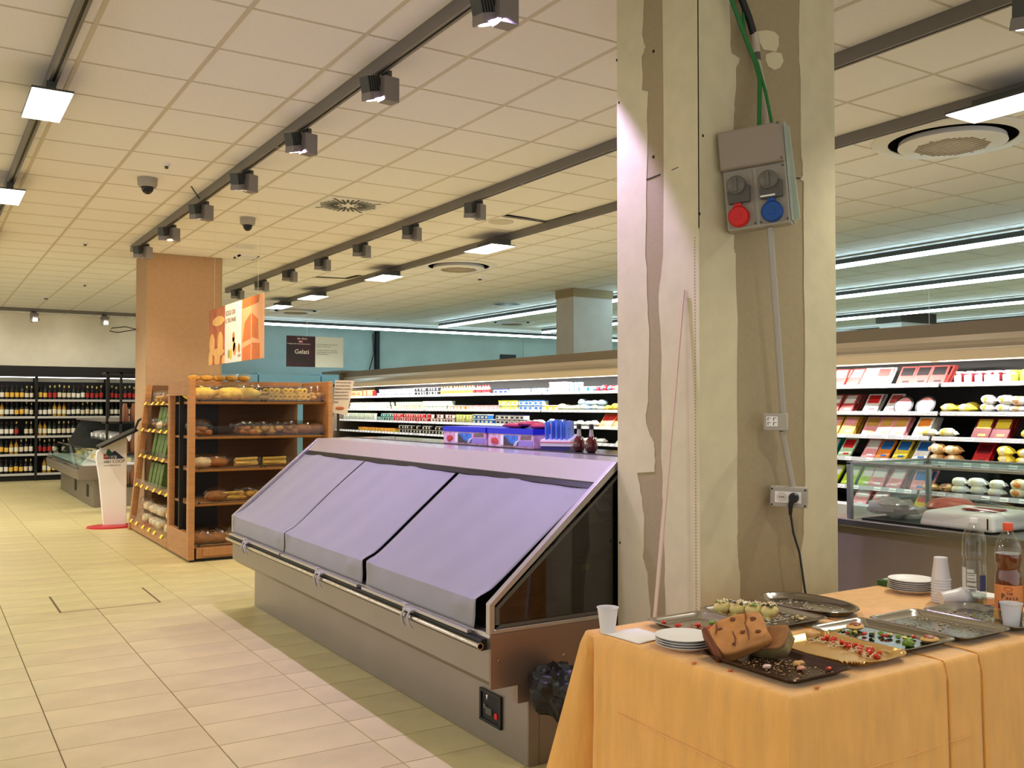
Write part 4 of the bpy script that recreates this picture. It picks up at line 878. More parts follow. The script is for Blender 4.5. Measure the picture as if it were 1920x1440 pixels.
# left part, far to near (row 0 = top)
for a in [('carton',ORG,BRN,'orange-brown',0,18.0,18.6,.10),('carton',RED,YEL,'red',0,17.4,18.0,.10),('pot',W_,DBL,'white and dark blue',0,15.6,17.3,.11,2),('pot',BLK,W_,'black',0,14.6,15.6,.11,2),('bottle',CR,ORG,'cream and orange',0,13.4,14.6,.09),('bottle',CR,RED,'cream and red',0,12.9,13.4,.09),('tub',LBL,DBL,'pale blue',0,12.3,12.9,.14,1),('pot',W_,LBL,'white and pale blue',0,11.3,12.3,.11,1,2),('tub',CR,W_,'cream',0,10.75,11.2,.14,2),('pot',W_,BLU,'white and blue',0,10.4,10.75,.11,2),('tub',BLU,W_,'blue',0,10.1,10.4,.14),('bag',RED,BLU,'red and blue',0,9.7,10.1,.15),('bag',CR,RED,'cream and red',0,7.5,9.7,.16),
          ('pot',W_,CR,'white and cream',1,16.6,18.6,.11,2),('pot',CR,GRN,'cream and green',1,15.2,16.5,.11,2),('tub',GRN,W_,'pale green',1,14.1,15.2,.13,2),('tub',ORG,W_,'orange',1,13.6,14.1,.13,1),('tub',W_,PNK,'white and pink',1,12.5,13.6,.13,1),('tub',CR,LIM,'cream and lime',1,12.0,12.5,.13,2),('tub',W_,BLU,'white and blue',1,11.3,12.0,.13,2),('tub',YEL,CR,'yellow',1,10.9,11.3,.14,1),('bag',CR,GRN,'cream and green',1,9.9,10.9,.13,1,2),('bag',LBL,W_,'pale blue',1,9.9,10.4,.14,2),('bag',YEL,LIM,'yellow and lime',1,7.5,9.9,.14),
          ('pot',W_,GRN,'white and green',2,17.0,18.6,.11,2),('pot',TEAL,W_,'teal',2,16.2,17.0,.11,2),('pot',RED,W_,'red',2,14.7,16.2,.10,2),('pot',W_,MAR,'white and maroon',2,13.8,14.7,.11,2),('pot',CR,LIM,'cream and lime',2,13.1,13.8,.11,2),('tub',BLU,W_,'blue',2,12.5,13.1,.13,2),('tub',W_,DBL,'white and navy',2,11.6,12.4,.14,2),('bag',W_,BLU,'white and blue',2,10.9,11.6,.14),('bag',W_,GRN,'white and green',2,9.9,10.9,.15),('flat',ORG,RED,'orange and red',2,9.4,9.9,.12),('flat',GRN,W_,'green and white',2,7.5,9.4,.14),
          ('tub',YEL,ORG,'yellow and orange',3,15.9,17.6,.13,1),('pot',LIM,W_,'lime',3,16.0,17.5,.12,1),('pot',BLK,W_,'black',3,13.6,15.8,.12,2),('tub',CR,YEL,'cream and yellow',3,13.2,13.6,.14),('bag',W_,GRN,'white and green',3,9.5,10.6,.15),('flat',GRN,W_,'green and white',3,7.5,9.5,.15),('bag',W_,LBL,'white and pale blue',3,10.6,13.2,.16),('tub',W_,LBL,'white and pale blue',4,8.8,10.6,.15)]:
    run(*a)
# right part
for a in [('flat',MEAT,W_,'raw red',0,5.95,6.5,.17,1,2),('flat',W_,GRN,'white and green',0,5.78,5.95,.16),('flat',W_,MEAT,'white and red',0,5.62,5.78,.16,1,2),('flat',MEAT,BLK,'dark-rimmed red',0,5.05,5.6,.16,1,3),('tub',BLU,W_,'blue and white',0,4.92,5.03,.12,1),('jar',MAR,W_,'dark red labelled',0,4.42,4.9,.085,1,2),('jar',(176,190,60),(150,170,50),'green',0,3.6,4.42,.085,1,2),
          ('flat',MEAT,W_,'raw red',1,6.0,6.5,.17,1,3),('flat',W_,RED,'large white and red',1,5.72,5.98,.19,1,2),('flat',W_,MEAT,'white and meat coloured',1,5.5,5.7,.17,1,1),('round',BLK,PNK,'black-rimmed',1,5.1,5.5,.22),('bag',YEL,W_,'yellow',1,4.75,5.03,.16,1,2),('bag',W_,YEL,'white and yellow',1,4.4,4.75,.15,2),('bag',W_,ORG,'white and orange',1,3.8,4.4,.16,2),
          ('flat',(220,170,60),PNK,'gold and pink',2,5.9,6.5,.18,1,3),('flat',PNK,(206,160,80),'pink and gold',2,5.35,5.9,.17,1,2),('flat',W_,ORG,'white',2,5.12,5.3,.17,1,4),('bag',CR,YEL,'pale striped',2,4.85,5.1,.16),('flat',MAR,YEL,'maroon and yellow',2,4.4,4.65,.16,1,3),('bag',YEL,BRN,'yellow and brown',2,3.8,4.35,.16,1),
          ('flat',TEAL,W_,'teal',3,6.05,6.5,.17,1,3),('flat',GRN,RED,'pale green',3,5.85,6.05,.17,1,2),('flat',PNK,W_,'pink',3,5.6,5.85,.17,1,2),('flat',ORG,BLU,'orange and blue',3,5.45,5.6,.15),('flat',YEL,BLU,'yellow and blue',3,5.26,5.44,.16,1,2),('flat',W_,BLU,'white and blue',3,5.08,5.24,.15),('bag',TAN,CR,'tan and cream',3,4.75,5.05,.15,2),('flat',RED,MAR,'dark red',3,4.5,4.72,.18,1,2),('bag',YEL,CR,'yellow and cream',3,3.8,4.45,.16,2),
          ('flat',LIM,W_,'lime green',4,5.55,6.3,.19,1,1),('flat',PNK,W_,'pink and white',4,5.25,5.55,.18,1,3),('flat',PNK,BLU,'pink and blue',4,5.0,5.2,.17,1,2),('bag',TAN,BRN,'brown loaf',4,4.75,5.0,.14),('bag',W_,CR,'white and cream',4,4.3,4.72,.16,2),('bag',CR,ORG,'cream and orange',4,3.8,4.3,.16,2),
          ('bag',MEAT,W_,'red and white',5,5.9,6.4,.15,1),('flat',PNK,W_,'pale pink',5,5.3,5.8,.2),('flat',YEL,RED,'yellow and red',5,4.9,5.2,.2,1),('bag',YEL,CR,'yellow and cream',5,4.2,4.85,.17)]:
    run(*a)
# ------------------------------------------------------------------ freezer tops and signs at the far wall
t = thing('upright_freezer_row', 'pale blue tops of upright freezers along the far wall, above the bread rack', 'freezer', (6.7, 20.9, 0))
Mlb = mat('freezer_blue', (150, 196, 214), .4)
for k in range(3):
    q = MB(); q.box((4.9+k*1.45, 20.6, 2.0), (6.32+k*1.45, 21.5, 2.20)); q.prism([(4.9+k*1.45+.08, 2.2), (4.9+k*1.45, 2.2), (4.9+k*1.45, 2.24), (4.9+k*1.45+.03, 2.24)], 1, 20.7, 21.4); part('freezer_top', q, Mlb, t)
    q = MB(); q.box((4.9+k*1.45, 20.65, 0), (6.32+k*1.45, 21.5, 2.0)); part('cabinet', q, M_greyd, t)
    q = MB(); q.box((4.95+k*1.45, 20.62, .4), (6.27+k*1.45, 20.65, 1.95)); part('glass_door', q, Mlb, t)
def wire(a, b, q, r=.0025): q.tube([a, b], r, 4)
t = thing('frozen_food_sign', 'hanging two-part sign, dark half reading Gelati and pale half with small text', 'sign', (5.94, 16, 2.19))
q = MB(); q.box((5.41, 16, 2.19), (5.935, 16.012, 2.732)); part('dark_half', q, mat('sign_dark_wine', (30, 22, 26), .5, c2=(66, 22, 40), nscale=2), t)
q = MB(); q.box((5.935, 16, 2.19), (6.463, 16.012, 2.732)); part('pale_half', q, mat('sign_pale', (206, 216, 214), .5), t)
q = MB(); wire((5.78, 16.0, 2.73), (5.78, 16.0, CZ), q); wire((6.3, 16.006, 2.73), (6.3, 16.006, CZ), q, .0012); part('hanging_wire', q, M_white, t)
fs = lambda x, z: frame((x, 15.997, z), (1, 0, 0), (0, 0, 1))
text('sign_word', 'Gelati', .11, fs(5.555, 2.42), M_paper, t); text('sign_logo', 'fior fiore', .05, fs(5.6, 2.67), M_paper, t, shear=.3); text('sign_small_line', 'il Meglio della Cultura Gastronomica', .028, fs(5.425, 2.585), M_paper, t)
q = MB(); q.blob((5.665, 15.998, 2.633), (.04, .002, .018), 12, 6); part('sign_badge', q, mat('badge_pink', (230, 150, 160), .5), t)
for k, s in enumerate(('GELATI E SORBETTI ALLA FRUTTA', 'preparati con latte fresco', '', 'Tanti gusti da scoprire e condividere', 'insieme, ogni giorno, senza rinunciare', 'al piacere della qualita')):
    if s: text('sign_text_line', s, .026, fs(5.955, 2.585-k*.034), mat('ink_grey', (70, 76, 76), .7), t)
t = thing('bread_sign', 'hanging bread poster with a bright white middle panel between two orange bread photos', 'sign', (2.6, 9.27, 1.925))
YA, YB, ZA, ZB = 8.33, 10.19, 1.925, 2.51
yc = lambda u: YB-(YB-YA)*u
Mcr = mat('crust_print', (170, 84, 40), .5, c2=(196, 110, 60), nscale=8); Msl = mat('slice_print', (236, 186, 110), .5, noise=.12, nscale=14); Mor = mat('orange_crust_print', (206, 112, 50), .5, noise=.12, nscale=6); Mpeach = mat('peach_print', (236, 176, 130), .5)
q = MB(); q.box((2.6, yc(.33), ZA), (2.612, YB, ZB)); part('left_photo', q, Mcr, t)
q = MB(); q.box((2.6, yc(.64), ZA), (2.612, yc(.33), ZB)); part('white_panel', q, M_paper, t)
q = MB(); q.box((2.6, YA, ZA), (2.612, yc(.64), ZB)); part('right_photo', q, Mpeach, t)
for cy, cz, ry, rz in ((.07, .36, .055, .115), (.24, .38, .055, .11), (.2, .76, .12, .05), (.2, .21, .12, .045), (.04, .10, .04, .1), (.18, .09, .055, .085), (.31, .03, .03, .07)):
    c_y, c_z = yc(min(.32, cy)), ZA+(ZB-ZA)*(1-cz if False else cz); n = 20
    pts = [(min(YB, max(yc(.33), c_y+ry*1.86*math.cos(2*PI*k/n))), min(ZB, max(ZA, c_z+rz*1.0*math.sin(2*PI*k/n)))) for k in range(n)]
    n_sl = globals().get('n_sl', 0)+1; q = MB(); q.prism(pts, 0, 2.5988-.0004*n_sl, 2.6); part('slice_picture', q, Msl, t)
for pts in (((.66, .85), (.93, .88), (.95, 1.0), (.66, 1.0)), ((.66, .30), (.70, .62), (.80, .74), (.80, .34)), ((.82, .36), (.82, .74), (.92, .62), (.93, .30)), ((.66, 0), (.66, .2), (.80, .26), (.80, 0)), ((.82, 0), (.82, .27), (.95, .24), (.95, 0))):
    q = MB(); q.prism([(yc(a), ZA+(ZB-ZA)*b) for a, b in pts], 0, 2.5985, 2.6); part('loaf_picture', q, Mor, t)
for cy, cz, r_, c in ((.50, .30, .055, (246, 226, 170)), (.52, .22, .05, (226, 150, 80)), (.41, .15, .035, (170, 176, 70)), (.45, .14, .04, (222, 204, 60)), (.60, .22, .035, (196, 130, 60)), (.50, .42, .04, (206, 140, 80))):
    q = MB(); q.prism([(yc(cy)+r_*1.1*math.cos(2*PI*k/16), ZA+(ZB-ZA)*cz+r_*1.3*math.sin(2*PI*k/16)) for k in range(16)], 0, 2.5982, 2.6); part('ingredient_picture', q, pal(c), t)
fb = lambda u, z: frame((2.598, yc(u), z), (0, -1, 0), (0, 0, 1))
text('poster_headline', 'SCEGLI QUI', .066, fb(.345, 2.40), mat('ink_brown', (120, 90, 60), .7), t); text('poster_headline', 'IL TUO PANE', .062, fb(.345, 2.325), mat('ink_brown', (120, 90, 60), .7), t); text('poster_small_mark', 'COOP', .035, fb(.575, 1.97), mat('ink_brown', (120, 90, 60), .7), t)
q = MB(); wire((2.606, 8.5, 2.51), (2.606, 8.5, CZ), q, .0012); wire((2.606, 10.0, 2.51), (2.606, 10.0, CZ), q, .0012); part('hanging_wire', q, M_white, t)
t = thing('hanging_promotion_sign', 'pale blue hanging banner just above the chilled case right of the plastered pillar', 'sign', (12.4, 9.6, 2.6))
q = MB(); q.hexa([(12.3, 10.2, 2.15), (12.31, 10.2, 2.15), (13.6, 9.0, 2.15), (13.59, 9.0, 2.15), (12.3, 10.2, 2.72), (12.31, 10.2, 2.72), (13.6, 9.0, 2.72), (13.59, 9.0, 2.72)]); part('banner', q, mat('banner_blue_white', (206, 226, 240), .5), t)
q = MB(); wire((12.4, 10.1, 2.72), (12.4, 10.1, CZ), q); wire((13.5, 9.1, 2.72), (13.5, 9.1, CZ), q); part('hanging_wire', q, M_white, t)
fp = lambda o_, z: frame((12.297+.92*o_ +.0, 10.197-.86*o_, z), (1.3, -1.2, 0), (0, 0, 1))
text('banner_text', 'MOZZARELLA', .07, fp(.05, 2.64), mat('ink_blue', (120, 140, 180), .6), t); text('banner_text', 'FRESCA', .07, fp(.05, 2.52), mat('ink_blue', (120, 140, 180), .6), t); text('banner_digit', '0', .5, fp(.55, 2.35), M_ink, t); text('banner_text', 'SALUMI', .07, fp(.8, 2.6), mat('ink_blue', (120, 140, 180), .6), t)
q = MB(); q.box((13.2, 21.6, 2.35), (13.7, 21.628, 2.9)); single('small_black_sign', q, M_black, 'small black square sign on the far wall left of the pale pillar', 'sign', (13.45, 21.61, 2.35))

# ------------------------------------------------------------------ steel counter with glass box behind the table's right end
ct = thing('glass_topped_counter', 'steel self-service counter with a glass box on top, right of the plastered pillar', 'display case', (4.15, .8, 0))
q = MB(); q.box((4.13, .6, 0), (5.4, 3.38, .87)); part('body', q, mat('counter_steel', (176, 166, 150), .35, metal=.6, noise=.1, nscale=2), ct)
q = MB(); q.box((4.09, .58, .87), (5.42, 3.40, .91)); bevel(part('counter_top', q, mat('counter_top_steel', (150, 148, 140), .25, metal=.8), ct), .005)
q = MB()
for k in range(3): q.box((4.6+.0*k, .6, .925+k*.05), (4.63, 2.55, .97+k*.05))
part('slatted_back', q, mat('back_slat', (186, 192, 196), .4, metal=.3), ct)
gb = [(4.13, 3.25), (4.80, 3.25)]
q = MB()
for x, y in ((4.13, 3.25), (4.80, 3.25), (4.80, 2.2)): q.box((x-.012, y-.012, .91), (x+.012, y+.012, 1.20))
q.box((4.118, .62, 1.192), (4.142, 3.262, 1.204)); q.box((4.788, .62, 1.192), (4.812, 3.262, 1.204)); q.box((4.13, 3.24, 1.192), (4.8, 3.262, 1.204)); part('glass_frame', q, mat('frame_aluminium', (170, 176, 170), .3, metal=.6), ct)
q = MB(); q.box((4.142, 3.246, .912), (4.788, 3.252, 1.192)); q.box((4.797, .7, .912), (4.803, 3.24, 1.192)); part('glass_pane', q, M_glass, ct)
q = MB(); q.box((4.142, .7, 1.194), (4.788, 3.24, 1.200)); part('glass_lid', q, M_glass, ct)
for lab, x, y, mt, r_ in (('raw pink cut in the far end of the glass box', 4.62, 3.0, mat('raw_meat', (200, 96, 86), .3, noise=.3, nscale=20), (.13, .12, .05)),):
    q = MB(); q.blob((x, y, .965), r_, 14, 8, jit=.08); single('meat_cut', q, mt, lab, 'meat', (x, y, .912))
# bag with stacked white plates/trays lying at the front of that counter
t = thing('plastic_bag_pack', 'see-through plastic bag with white tableware and a red print, lying on the steel counter', 'bag', (4.33, 2.85, .912))
q = MB(); q.hexa([(4.13, 2.47, .915), (4.50, 2.47, .915), (4.50, 2.86, .915), (4.13, 2.86, .915), (4.15, 2.49, .995), (4.48, 2.49, 1.0), (4.48, 2.84, 1.0), (4.15, 2.84, .99)]); bevel(part('white_tableware', q, M_white, t), .02, 3)
rr = random.Random(12)
q = MB(); q.grid(lambda u, v: (4.33+(.25-.10*abs(2*v-1)*0)*math.cos(2*PI*u)*math.sin(PI*(.06+.88*v))*(1+rr.uniform(-.05, .05)), 2.84+.44*(v-.5)*2*(.95)+.0*u, .965+.075*math.sin(2*PI*u)*math.sin(PI*(.06+.88*v))*(1+rr.uniform(-.12, .12))+.02), 20, 14, closed=True); part('bag_film', q, M_clear, t)
q = MB(); q.blob((4.30, 3.12, .97), (.10, .14, .05), 12, 8, jit=.25, rnd=rr); part('crumpled_film', q, mat('grey_film', (190, 182, 182), .2, alpha=.55), t)
q = MB(); q.hexa([(4.24, 2.54, 1.0), (4.36, 2.54, 1.0), (4.36, 2.70, 1.0), (4.24, 2.70, 1.0), (4.24, 2.55, 1.006), (4.36, 2.55, 1.006), (4.36, 2.69, 1.006), (4.24, 2.69, 1.006)]); part('red_print', q, mat('red_print', (150, 24, 34), .4), t)
q = MB(); q.cbox((4.128, 2.5, .955), (.003, .006, .05)); part('black_mark', q, M_ink, t)
q = MB(); q.box((4.13, 2.7, .911), (4.46, 3.18, .918)); single('flat_dark_tray', q, M_black, 'thin dark tray under the plastic bag on the steel counter', 'tray', (4.3, 2.9, .911))

# ------------------------------------------------------------------ electrical things hung on the plastered pillar
def boxm(c, yaw, roll=0): return Matrix.Translation(c) @ Matrix.Rotation(math.radians(yaw), 4, 'Z') @ Matrix.Rotation(math.radians(roll), 4, 'Y') @ Matrix.Scale(.8, 4)
T = boxm((2.842, 2.655, 2.203), -56, -4.5)   # local: x right, -y front, z up ; origin bottom centre of the box
t = thing('socket_distribution_box', 'large grey distribution box with red and blue round sockets hung on the plastered pillar', 'electrical box', T.translation)
q = MB(); q.box((-.155, -.05, 0), (.155, .05, .50)); q.xf(T); bevel(part('housing', q, M_grey, t), .008, 2)
q = MB(); q.prism([(-.075, .30), (-.085, .31), (-.085, .495), (-.05, .505), (.0, .505), (0, .30)], 0, -.16, .15); q.xf(T); bevel(part('cover', q, mat('cover_grey', (150, 138, 124), .5), t), .006, 2)
q = MB(); q.box((.157, -.045, .01), (.166, .055, .50)); q.prism([(.166, .02), (.19, .03), (.175, .50), (.166, .50)], 1, .02, .055); q.xf(T); part('clear_side_strip', q, mat('clear_side', (190, 204, 190), .12, alpha=.75), t)
for sx, c, mt in ((-.078, 'red', M_red), (.078, 'blue', M_blue)):
    q = MB(); q.box((sx-.068, -.056, .012), (sx+.068, -.049, .29)); q.xf(T); pl = part('socket_module', q, mat('module_grey', (150, 142, 128), .45), t)
    q = MB(); q.prism([(sx-.055, .13), (sx+.05, .13), (sx+.055, .21), (sx+.035, .215), (sx-.03, .19), (sx-.058, .19)], 1, -.085, -.055); q.xf(T); part('interlock_switch', q, M_greyd, pl)
    q = MB(); RX = Matrix.Translation((sx-.01, -.088, .218)) @ Matrix.Rotation(PI/2, 4, 'X'); q.lathe([(.046, -.03), (.046, .008), (.040, .014)], 20); q.cbox((0, 0, .018), (.012, .07, .012)); q.xf(T @ RX); part('rotary_knob', q, mat('knob_grey', (104, 100, 92), .4), pl)
    q = MB(); RX = Matrix.Translation((sx+(-.006 if sx > 0 else -.012), -.060, .062)) @ Matrix.Rotation(PI/2, 4, 'X'); q.lathe([(.052, -.005), (.052, .022), (.045, .030)], 28); q.cbox((0, .056, .008), (.036, .022, .022)); q.cbox((0, 0, .031), (.03, .03, .003)); q.xf(T @ RX); part(f'round_socket_cap', q, mt, pl, label=f'{c} round socket cap')
q = MB()
for x, z in ((.14, .315), (.14, .02), (-.015, .02), (.012, .02), (.14, .285), (.135, .49)): q.cbox((x, -.058 if z < .3 else -.086, z), (.010, .006, .010))
q.xf(T); part('screws', q, M_greyd, t, 'stuff')
q = MB(); q.cbox((.06, -.089, .14), (.07, .004, .008)); q.xf(T); part('white_marking', q, M_white, t)
TB = T
top = T @ Vector((0.03, 0, .50)); 
q = MB(); q.tube([(2.66, 2.74, 3.40), (2.758, 2.73, 3.146), (2.832, 2.72, 2.989), (2.862, 2.70, 2.90), (2.868, 2.68, 2.82), T @ Vector((.035, 0, .50))], .009, 8); single('green_cable', q, M_green, 'green cable crossing from the upper left down into the distribution box', 'cable', (2.860, 2.733, 3.007), 'green cables to the distribution box')
q = MB(); q.tube([(2.84, 2.75, 3.40), (2.850, 2.75, 3.146), (2.848, 2.745, 3.014), (2.866, 2.69, 2.887), (2.88, 2.66, 2.762), T @ Vector((.10, 0, .50))], .0065, 8); single('green_cable', q, M_green, 'green cable running down right to the dark gland of the distribution box', 'cable', (2.963, 2.717, 3.007), 'green cables to the distribution box')
q = MB(); q.tube([(2.75, 2.74, 3.40), (2.825, 2.74, 3.17), (2.872, 2.74, 3.09), (2.898, 2.74, 3.03)], .015, 10); single('black_conduit', q, M_black, 'black corrugated hose entering the grey pipe coupling near the ceiling', 'conduit', (2.919, 2.741, 2.896))
t = thing('grey_conduit', 'upper grey conduit pipe with coupling and clip above the distribution box', 'conduit', (2.923, 2.741, 2.690))
q = MB(); q.tube([(2.901, 2.74, 3.035), (2.914, 2.74, 2.955)], .017, 12); part('coupling', q, mat('pipe_light', (190, 178, 160), .45), t)
q = MB(); q.tube([(2.915, 2.74, 2.952), (2.919, 2.74, 2.925)], .0155, 12); part('clip', q, M_greyd, t)
q = MB(); q.tube([(2.919, 2.74, 2.925), (2.93, 2.715, 2.80), T @ Vector((.065, .02, .50))], .0115, 12); part('pipe', q, mat('pipe_light', (190, 178, 160), .45), t)
bt = T @ Vector((.045, .0, 0))
TJ = boxm((2.955, 2.685, 1.394), -56, 0)
q = MB(); q.tube([bt, TJ @ Vector((.035, 0, .09))], .013, 12); single('grey_conduit', q, M_grey, 'long grey conduit pipe below the distribution box, leaning slightly right', 'conduit', bt)
t = thing('data_socket_box', 'small grey box with a white double data socket plate on the plastered pillar', 'electrical box', TJ.translation)
q = MB(); q.box((-.058, -.03, 0), (.058, .03, .088)); q.xf(TJ); bevel(part('housing', q, M_grey, t), .004, 2)
q = MB(); q.box((-.042, -.033, .022), (.014, -.03, .072)); q.xf(TJ); pl = part('white_plate', q, M_white, t)
q = MB()
for a in (-.036, -.008):
    for z in (.027, .05): q.box((a, -.0338, z), (a+.004, -.033, z+.016)); q.box((a, -.0338, z+.013), (a+.016, -.033, z+.016))
q.xf(TJ); part('socket_outlines', q, M_greyd, pl)
TS = boxm((3.035, 2.69, 1.080), -52, 1.5) @ Matrix.Scale(1.18, 4)
q = MB(); q.tube([TJ @ Vector((.03, 0, 0)), TS @ Vector((.012, 0, .10)), TS @ Vector((.012, 0, .075))], [.0115, .0115, .015], 12); single('grey_conduit', q, M_grey, 'short grey conduit pipe between the data socket box and the plugged socket box', 'conduit', TS.translation+Vector((0, 0, .1)))
t = thing('power_socket_box', 'grey double power socket box with a black plug in it on the plastered pillar', 'electrical box', TS.translation)
q = MB(); q.box((-.078, -.035, 0), (.078, .035, .088)); q.xf(TS); bevel(part('housing', q, M_grey, t), .004, 2)
q = MB(); q.box((-.058, -.038, .02), (.052, -.035, .068)); q.xf(TS); pl = part('white_plate', q, M_white, t)
q = MB(); RX = Matrix.Translation((-.03, -.0385, .045)) @ Matrix.Rotation(PI/2, 4, 'X'); q.lathe([(.019, 0), (.021, .001), (.019, .002), (.018, .0005)], 20, capb=False); q.xf(TS @ RX); part('round_socket', q, mat('socket_white', (214, 206, 196), .5), pl)
q = MB()
for a in (-.038, -.030, -.022): q.cbox((a, -.0415, .045), (.004, .002, .004))
q.xf(TS); part('socket_hole', q, M_ink, pl)
q = MB()
for a in (-.07, .068):
    for z in (.01, .078): q.cbox((a, -.036, z), (.007, .004, .007))
q.xf(TS); part('screws', q, M_ink, t, 'stuff')
t = thing('black_power_plug', 'black angled plug with black cord hanging down behind the trays', 'plug', TS @ Vector((.022, -.05, .045)))
q = MB(); RX = Matrix.Translation((.022, -.04, .045)) @ Matrix.Rotation(PI/2, 4, 'X'); q.lathe([(.021, 0), (.022, .02), (.016, .034)], 16); q.xf(TS @ RX); q.tube([TS @ Vector((.018, -.06, .045)), TS @ Vector((.01, -.062, .01)), TS @ Vector((.01, -.06, -.03))], [.013, .010, .006], 10); part('plug_body', q, M_black, t)
p0 = TS @ Vector((.01, -.06, -.02)); q = MB(); q.tube([p0, p0+Vector((.005, -.01, -.08)), p0+Vector((.018, -.03, -.16)), p0+Vector((.012, -.06, -.3)), (p0.x-.02, p0.y-.2, .3)], .0045, 8); part('cord', q, M_black, t)
q = MB(); a, b = Vector((2.602, 2.846, 1.96)), Vector((2.384, 2.862, 0)); n = Vector((0, .009, 0)); d = Vector((.003, 0, 0))
q.hexa([b-n-d, b-n+d, b+n+d, b+n-d, a-n-d, a-n+d, a+n+d, a+n-d]); 
single('wooden_lath', q, mat('pale_lath', (206, 186, 162), .7), 'thin pale wooden lath leaning against the narrow side of the plastered pillar', 'lath', (2.384, 2.862, 0))

# ------------------------------------------------------------------ buffet tables with orange cloths
TZ = .752
def table(x0, x1, y0, y1, lab):
    t = thing('folding_table', lab, 'table', ((x0+x1)/2, (y0+y1)/2, 0)); q = MB(); q.box((x0, y0, TZ-.03), (x1, y1, TZ)); part('tabletop', q, M_grey, t)
    for x in (x0+.06, x1-.06):
        for y in (y0+.06, y1-.06): q = MB(); q.tube([(x, y, 0), (x, y, TZ-.03)], .014, 8); part('leg', q, M_greyd, t)
table(1.90, 2.66, 1.70, 2.50, 'folding table hidden under the orange cloth nearer the blinded island')
table(2.68, 3.44, 1.70, 2.50, 'folding table hidden under the orange cloth at the right edge')
def cloth(x0, x1, y0, y1, zt, sides, folds, lab, seams=()):
    """sides: which edges fall to the floor; offset profile along the perimeter"""
    r = .018; P = []
    def seg(a, b, n, nrm, sd):
        for i in range(n):
            t = i/n; P.append((a[0]*(1-t)+b[0]*t, a[1]*(1-t)+b[1]*t, nrm, sd))
    # go round: left side from back to front, front side left to right, right side, back side
    seg((x0, y1), (x0, y0), 70, (-1, 0), 'L'); seg((x0, y0), (x1, y0), 90, (0, -1), 'F'); seg((x1, y0), (x1, y1), 24, (1, 0), 'R'); seg((x1, y1), (x0, y1), 40, (0, 1), 'B')
    n = len(P); prof = [(-.03, 0), (-.012, -.001), (-.004, -.005), (0, -.014)]; NV = 30
    def f(u, v):
        i = int(round(u*n)) % n; x, y, nr, sd = P[i]; j = int(round(v*(NV-1)))
        # blended normal near corners
        nx, ny = nr
        for cx, cy, cn in ((x0, y0, (-.7, -.7)), (x0, y1, (-.7, .7)), (x1, y0, (.7, -.7)), (x1, y1, (.7, .7))):
            d = math.hypot(x-cx, y-cy)
            if d < .04: k = 1-d/.04; nx = nx*(1-k)+cn[0]*k; ny = ny*(1-k)+cn[1]*k
        if j < 4: o, dz = prof[j]; return (x+nx*o, y+ny*o, zt+dz)
        t = (j-3)/(NV-4); drop = (TZ-.03)*t+.014; z = max(.004, zt-drop)
        if sd not in sides: o = 0.0
        else:
            o = .012*t+.006
            s_ = (y if sd in 'LR' else x)
            for c, a, w_, pw in folds.get(sd, ()): o += a*(t**pw)*math.exp(-((s_-c)/(w_*(.5+.7*t)))**2)
            o += .004*t*math.sin(s_*13+2*t)+.0025*t*math.sin(s_*31+t*4)
        if sd == 'R' and 'R' not in sides: o = -.002
        return (x+nx*o, y+ny*o, z)
    q = MB(); q.grid(f, n, NV, closed=True)
    base = len(q.v); ring = [f(i/n, 0) for i in range(n)]
    c = ((x0+x1)/2, (y0+y1)/2, zt); q.add(ring+[c], [(i, (i+1) % n, n) for i in range(n)], 0, True)
    o = single('tablecloth', q, M_cloth, lab, 'tablecloth', (x0, y0, 0), 'orange tablecloths'); return o
# flat inner top comes from the ring fan; folds: (centre, amplitude, width, power)
c1 = cloth(1.868, 2.69, 1.66, 2.525, TZ+.004, 'LFB', {'L': ((2.53, .19, .035, 1.0), (2.482, -.10, .016, .3), (2.44, .014, .02, .5), (2.15, .014, .05, .8), (1.9, .012, .04, .9), (1.70, .02, .03, .8), (2.02, .006, .05, 1)), 'F': ((1.70, .022, .02, .7), (1.735, -.012, .01, .6), (1.90, .012, .04, 1), (2.0, -.006, .02, 1), (2.30, .012, .05, 1), (2.37, -.006, .015, 1), (2.50, .012, .03, .8), (2.525, -.014, .008, .4), (2.66, .012, .05, .6)), 'B': ((1.87, .19, .09, 1),)}, 'orange tablecloth on the left table, its front corner towards the camera')
c2 = cloth(2.695, 3.465, 1.672, 2.523, TZ+.0025, 'FRB', {'F': ((2.75, .01, .04, 1), (3.0, .01, .05, 1), (3.2, .008, .05, 1)), 'R': ((2.0, .01, .05, 1),)}, 'orange tablecloth on the right table, tucked under the other one')
q = MB()
for x in (2.52, 2.688):
    q.tube([(x-.0, 1.665, TZ+.002), (x, 1.70, TZ+.0055), (x-.004, 2.1, TZ+.0055), (x, 2.51, TZ+.0055)], .0022, 6)
    q.tube([(x, 1.640, .02), (x, 1.642, .35), (x, 1.651, .70), (x, 1.6625, TZ-.002)], .003, 6)
part('folded_seam', q, mat('cloth_seam', (206, 140, 54), .7), c1)
q = MB()
for z_, a, b in ((.53, 1.90, 2.66), (.30, 1.90, 2.66)): q.tube([(a+.0, 1.648, z_), ((a+b)/2, 1.650, z_-.006), (b, 1.648, z_)], .0022, 5)
for y0_, y1_ in ((1.72, 2.34),): q.tube([(1.854, y0_, .52), (1.852, 2.0, .53), (1.854, y1_, .535)], .0022, 5)
part('ironed_crease', q, M_cloth, c1)
Z0 = TZ+.0075
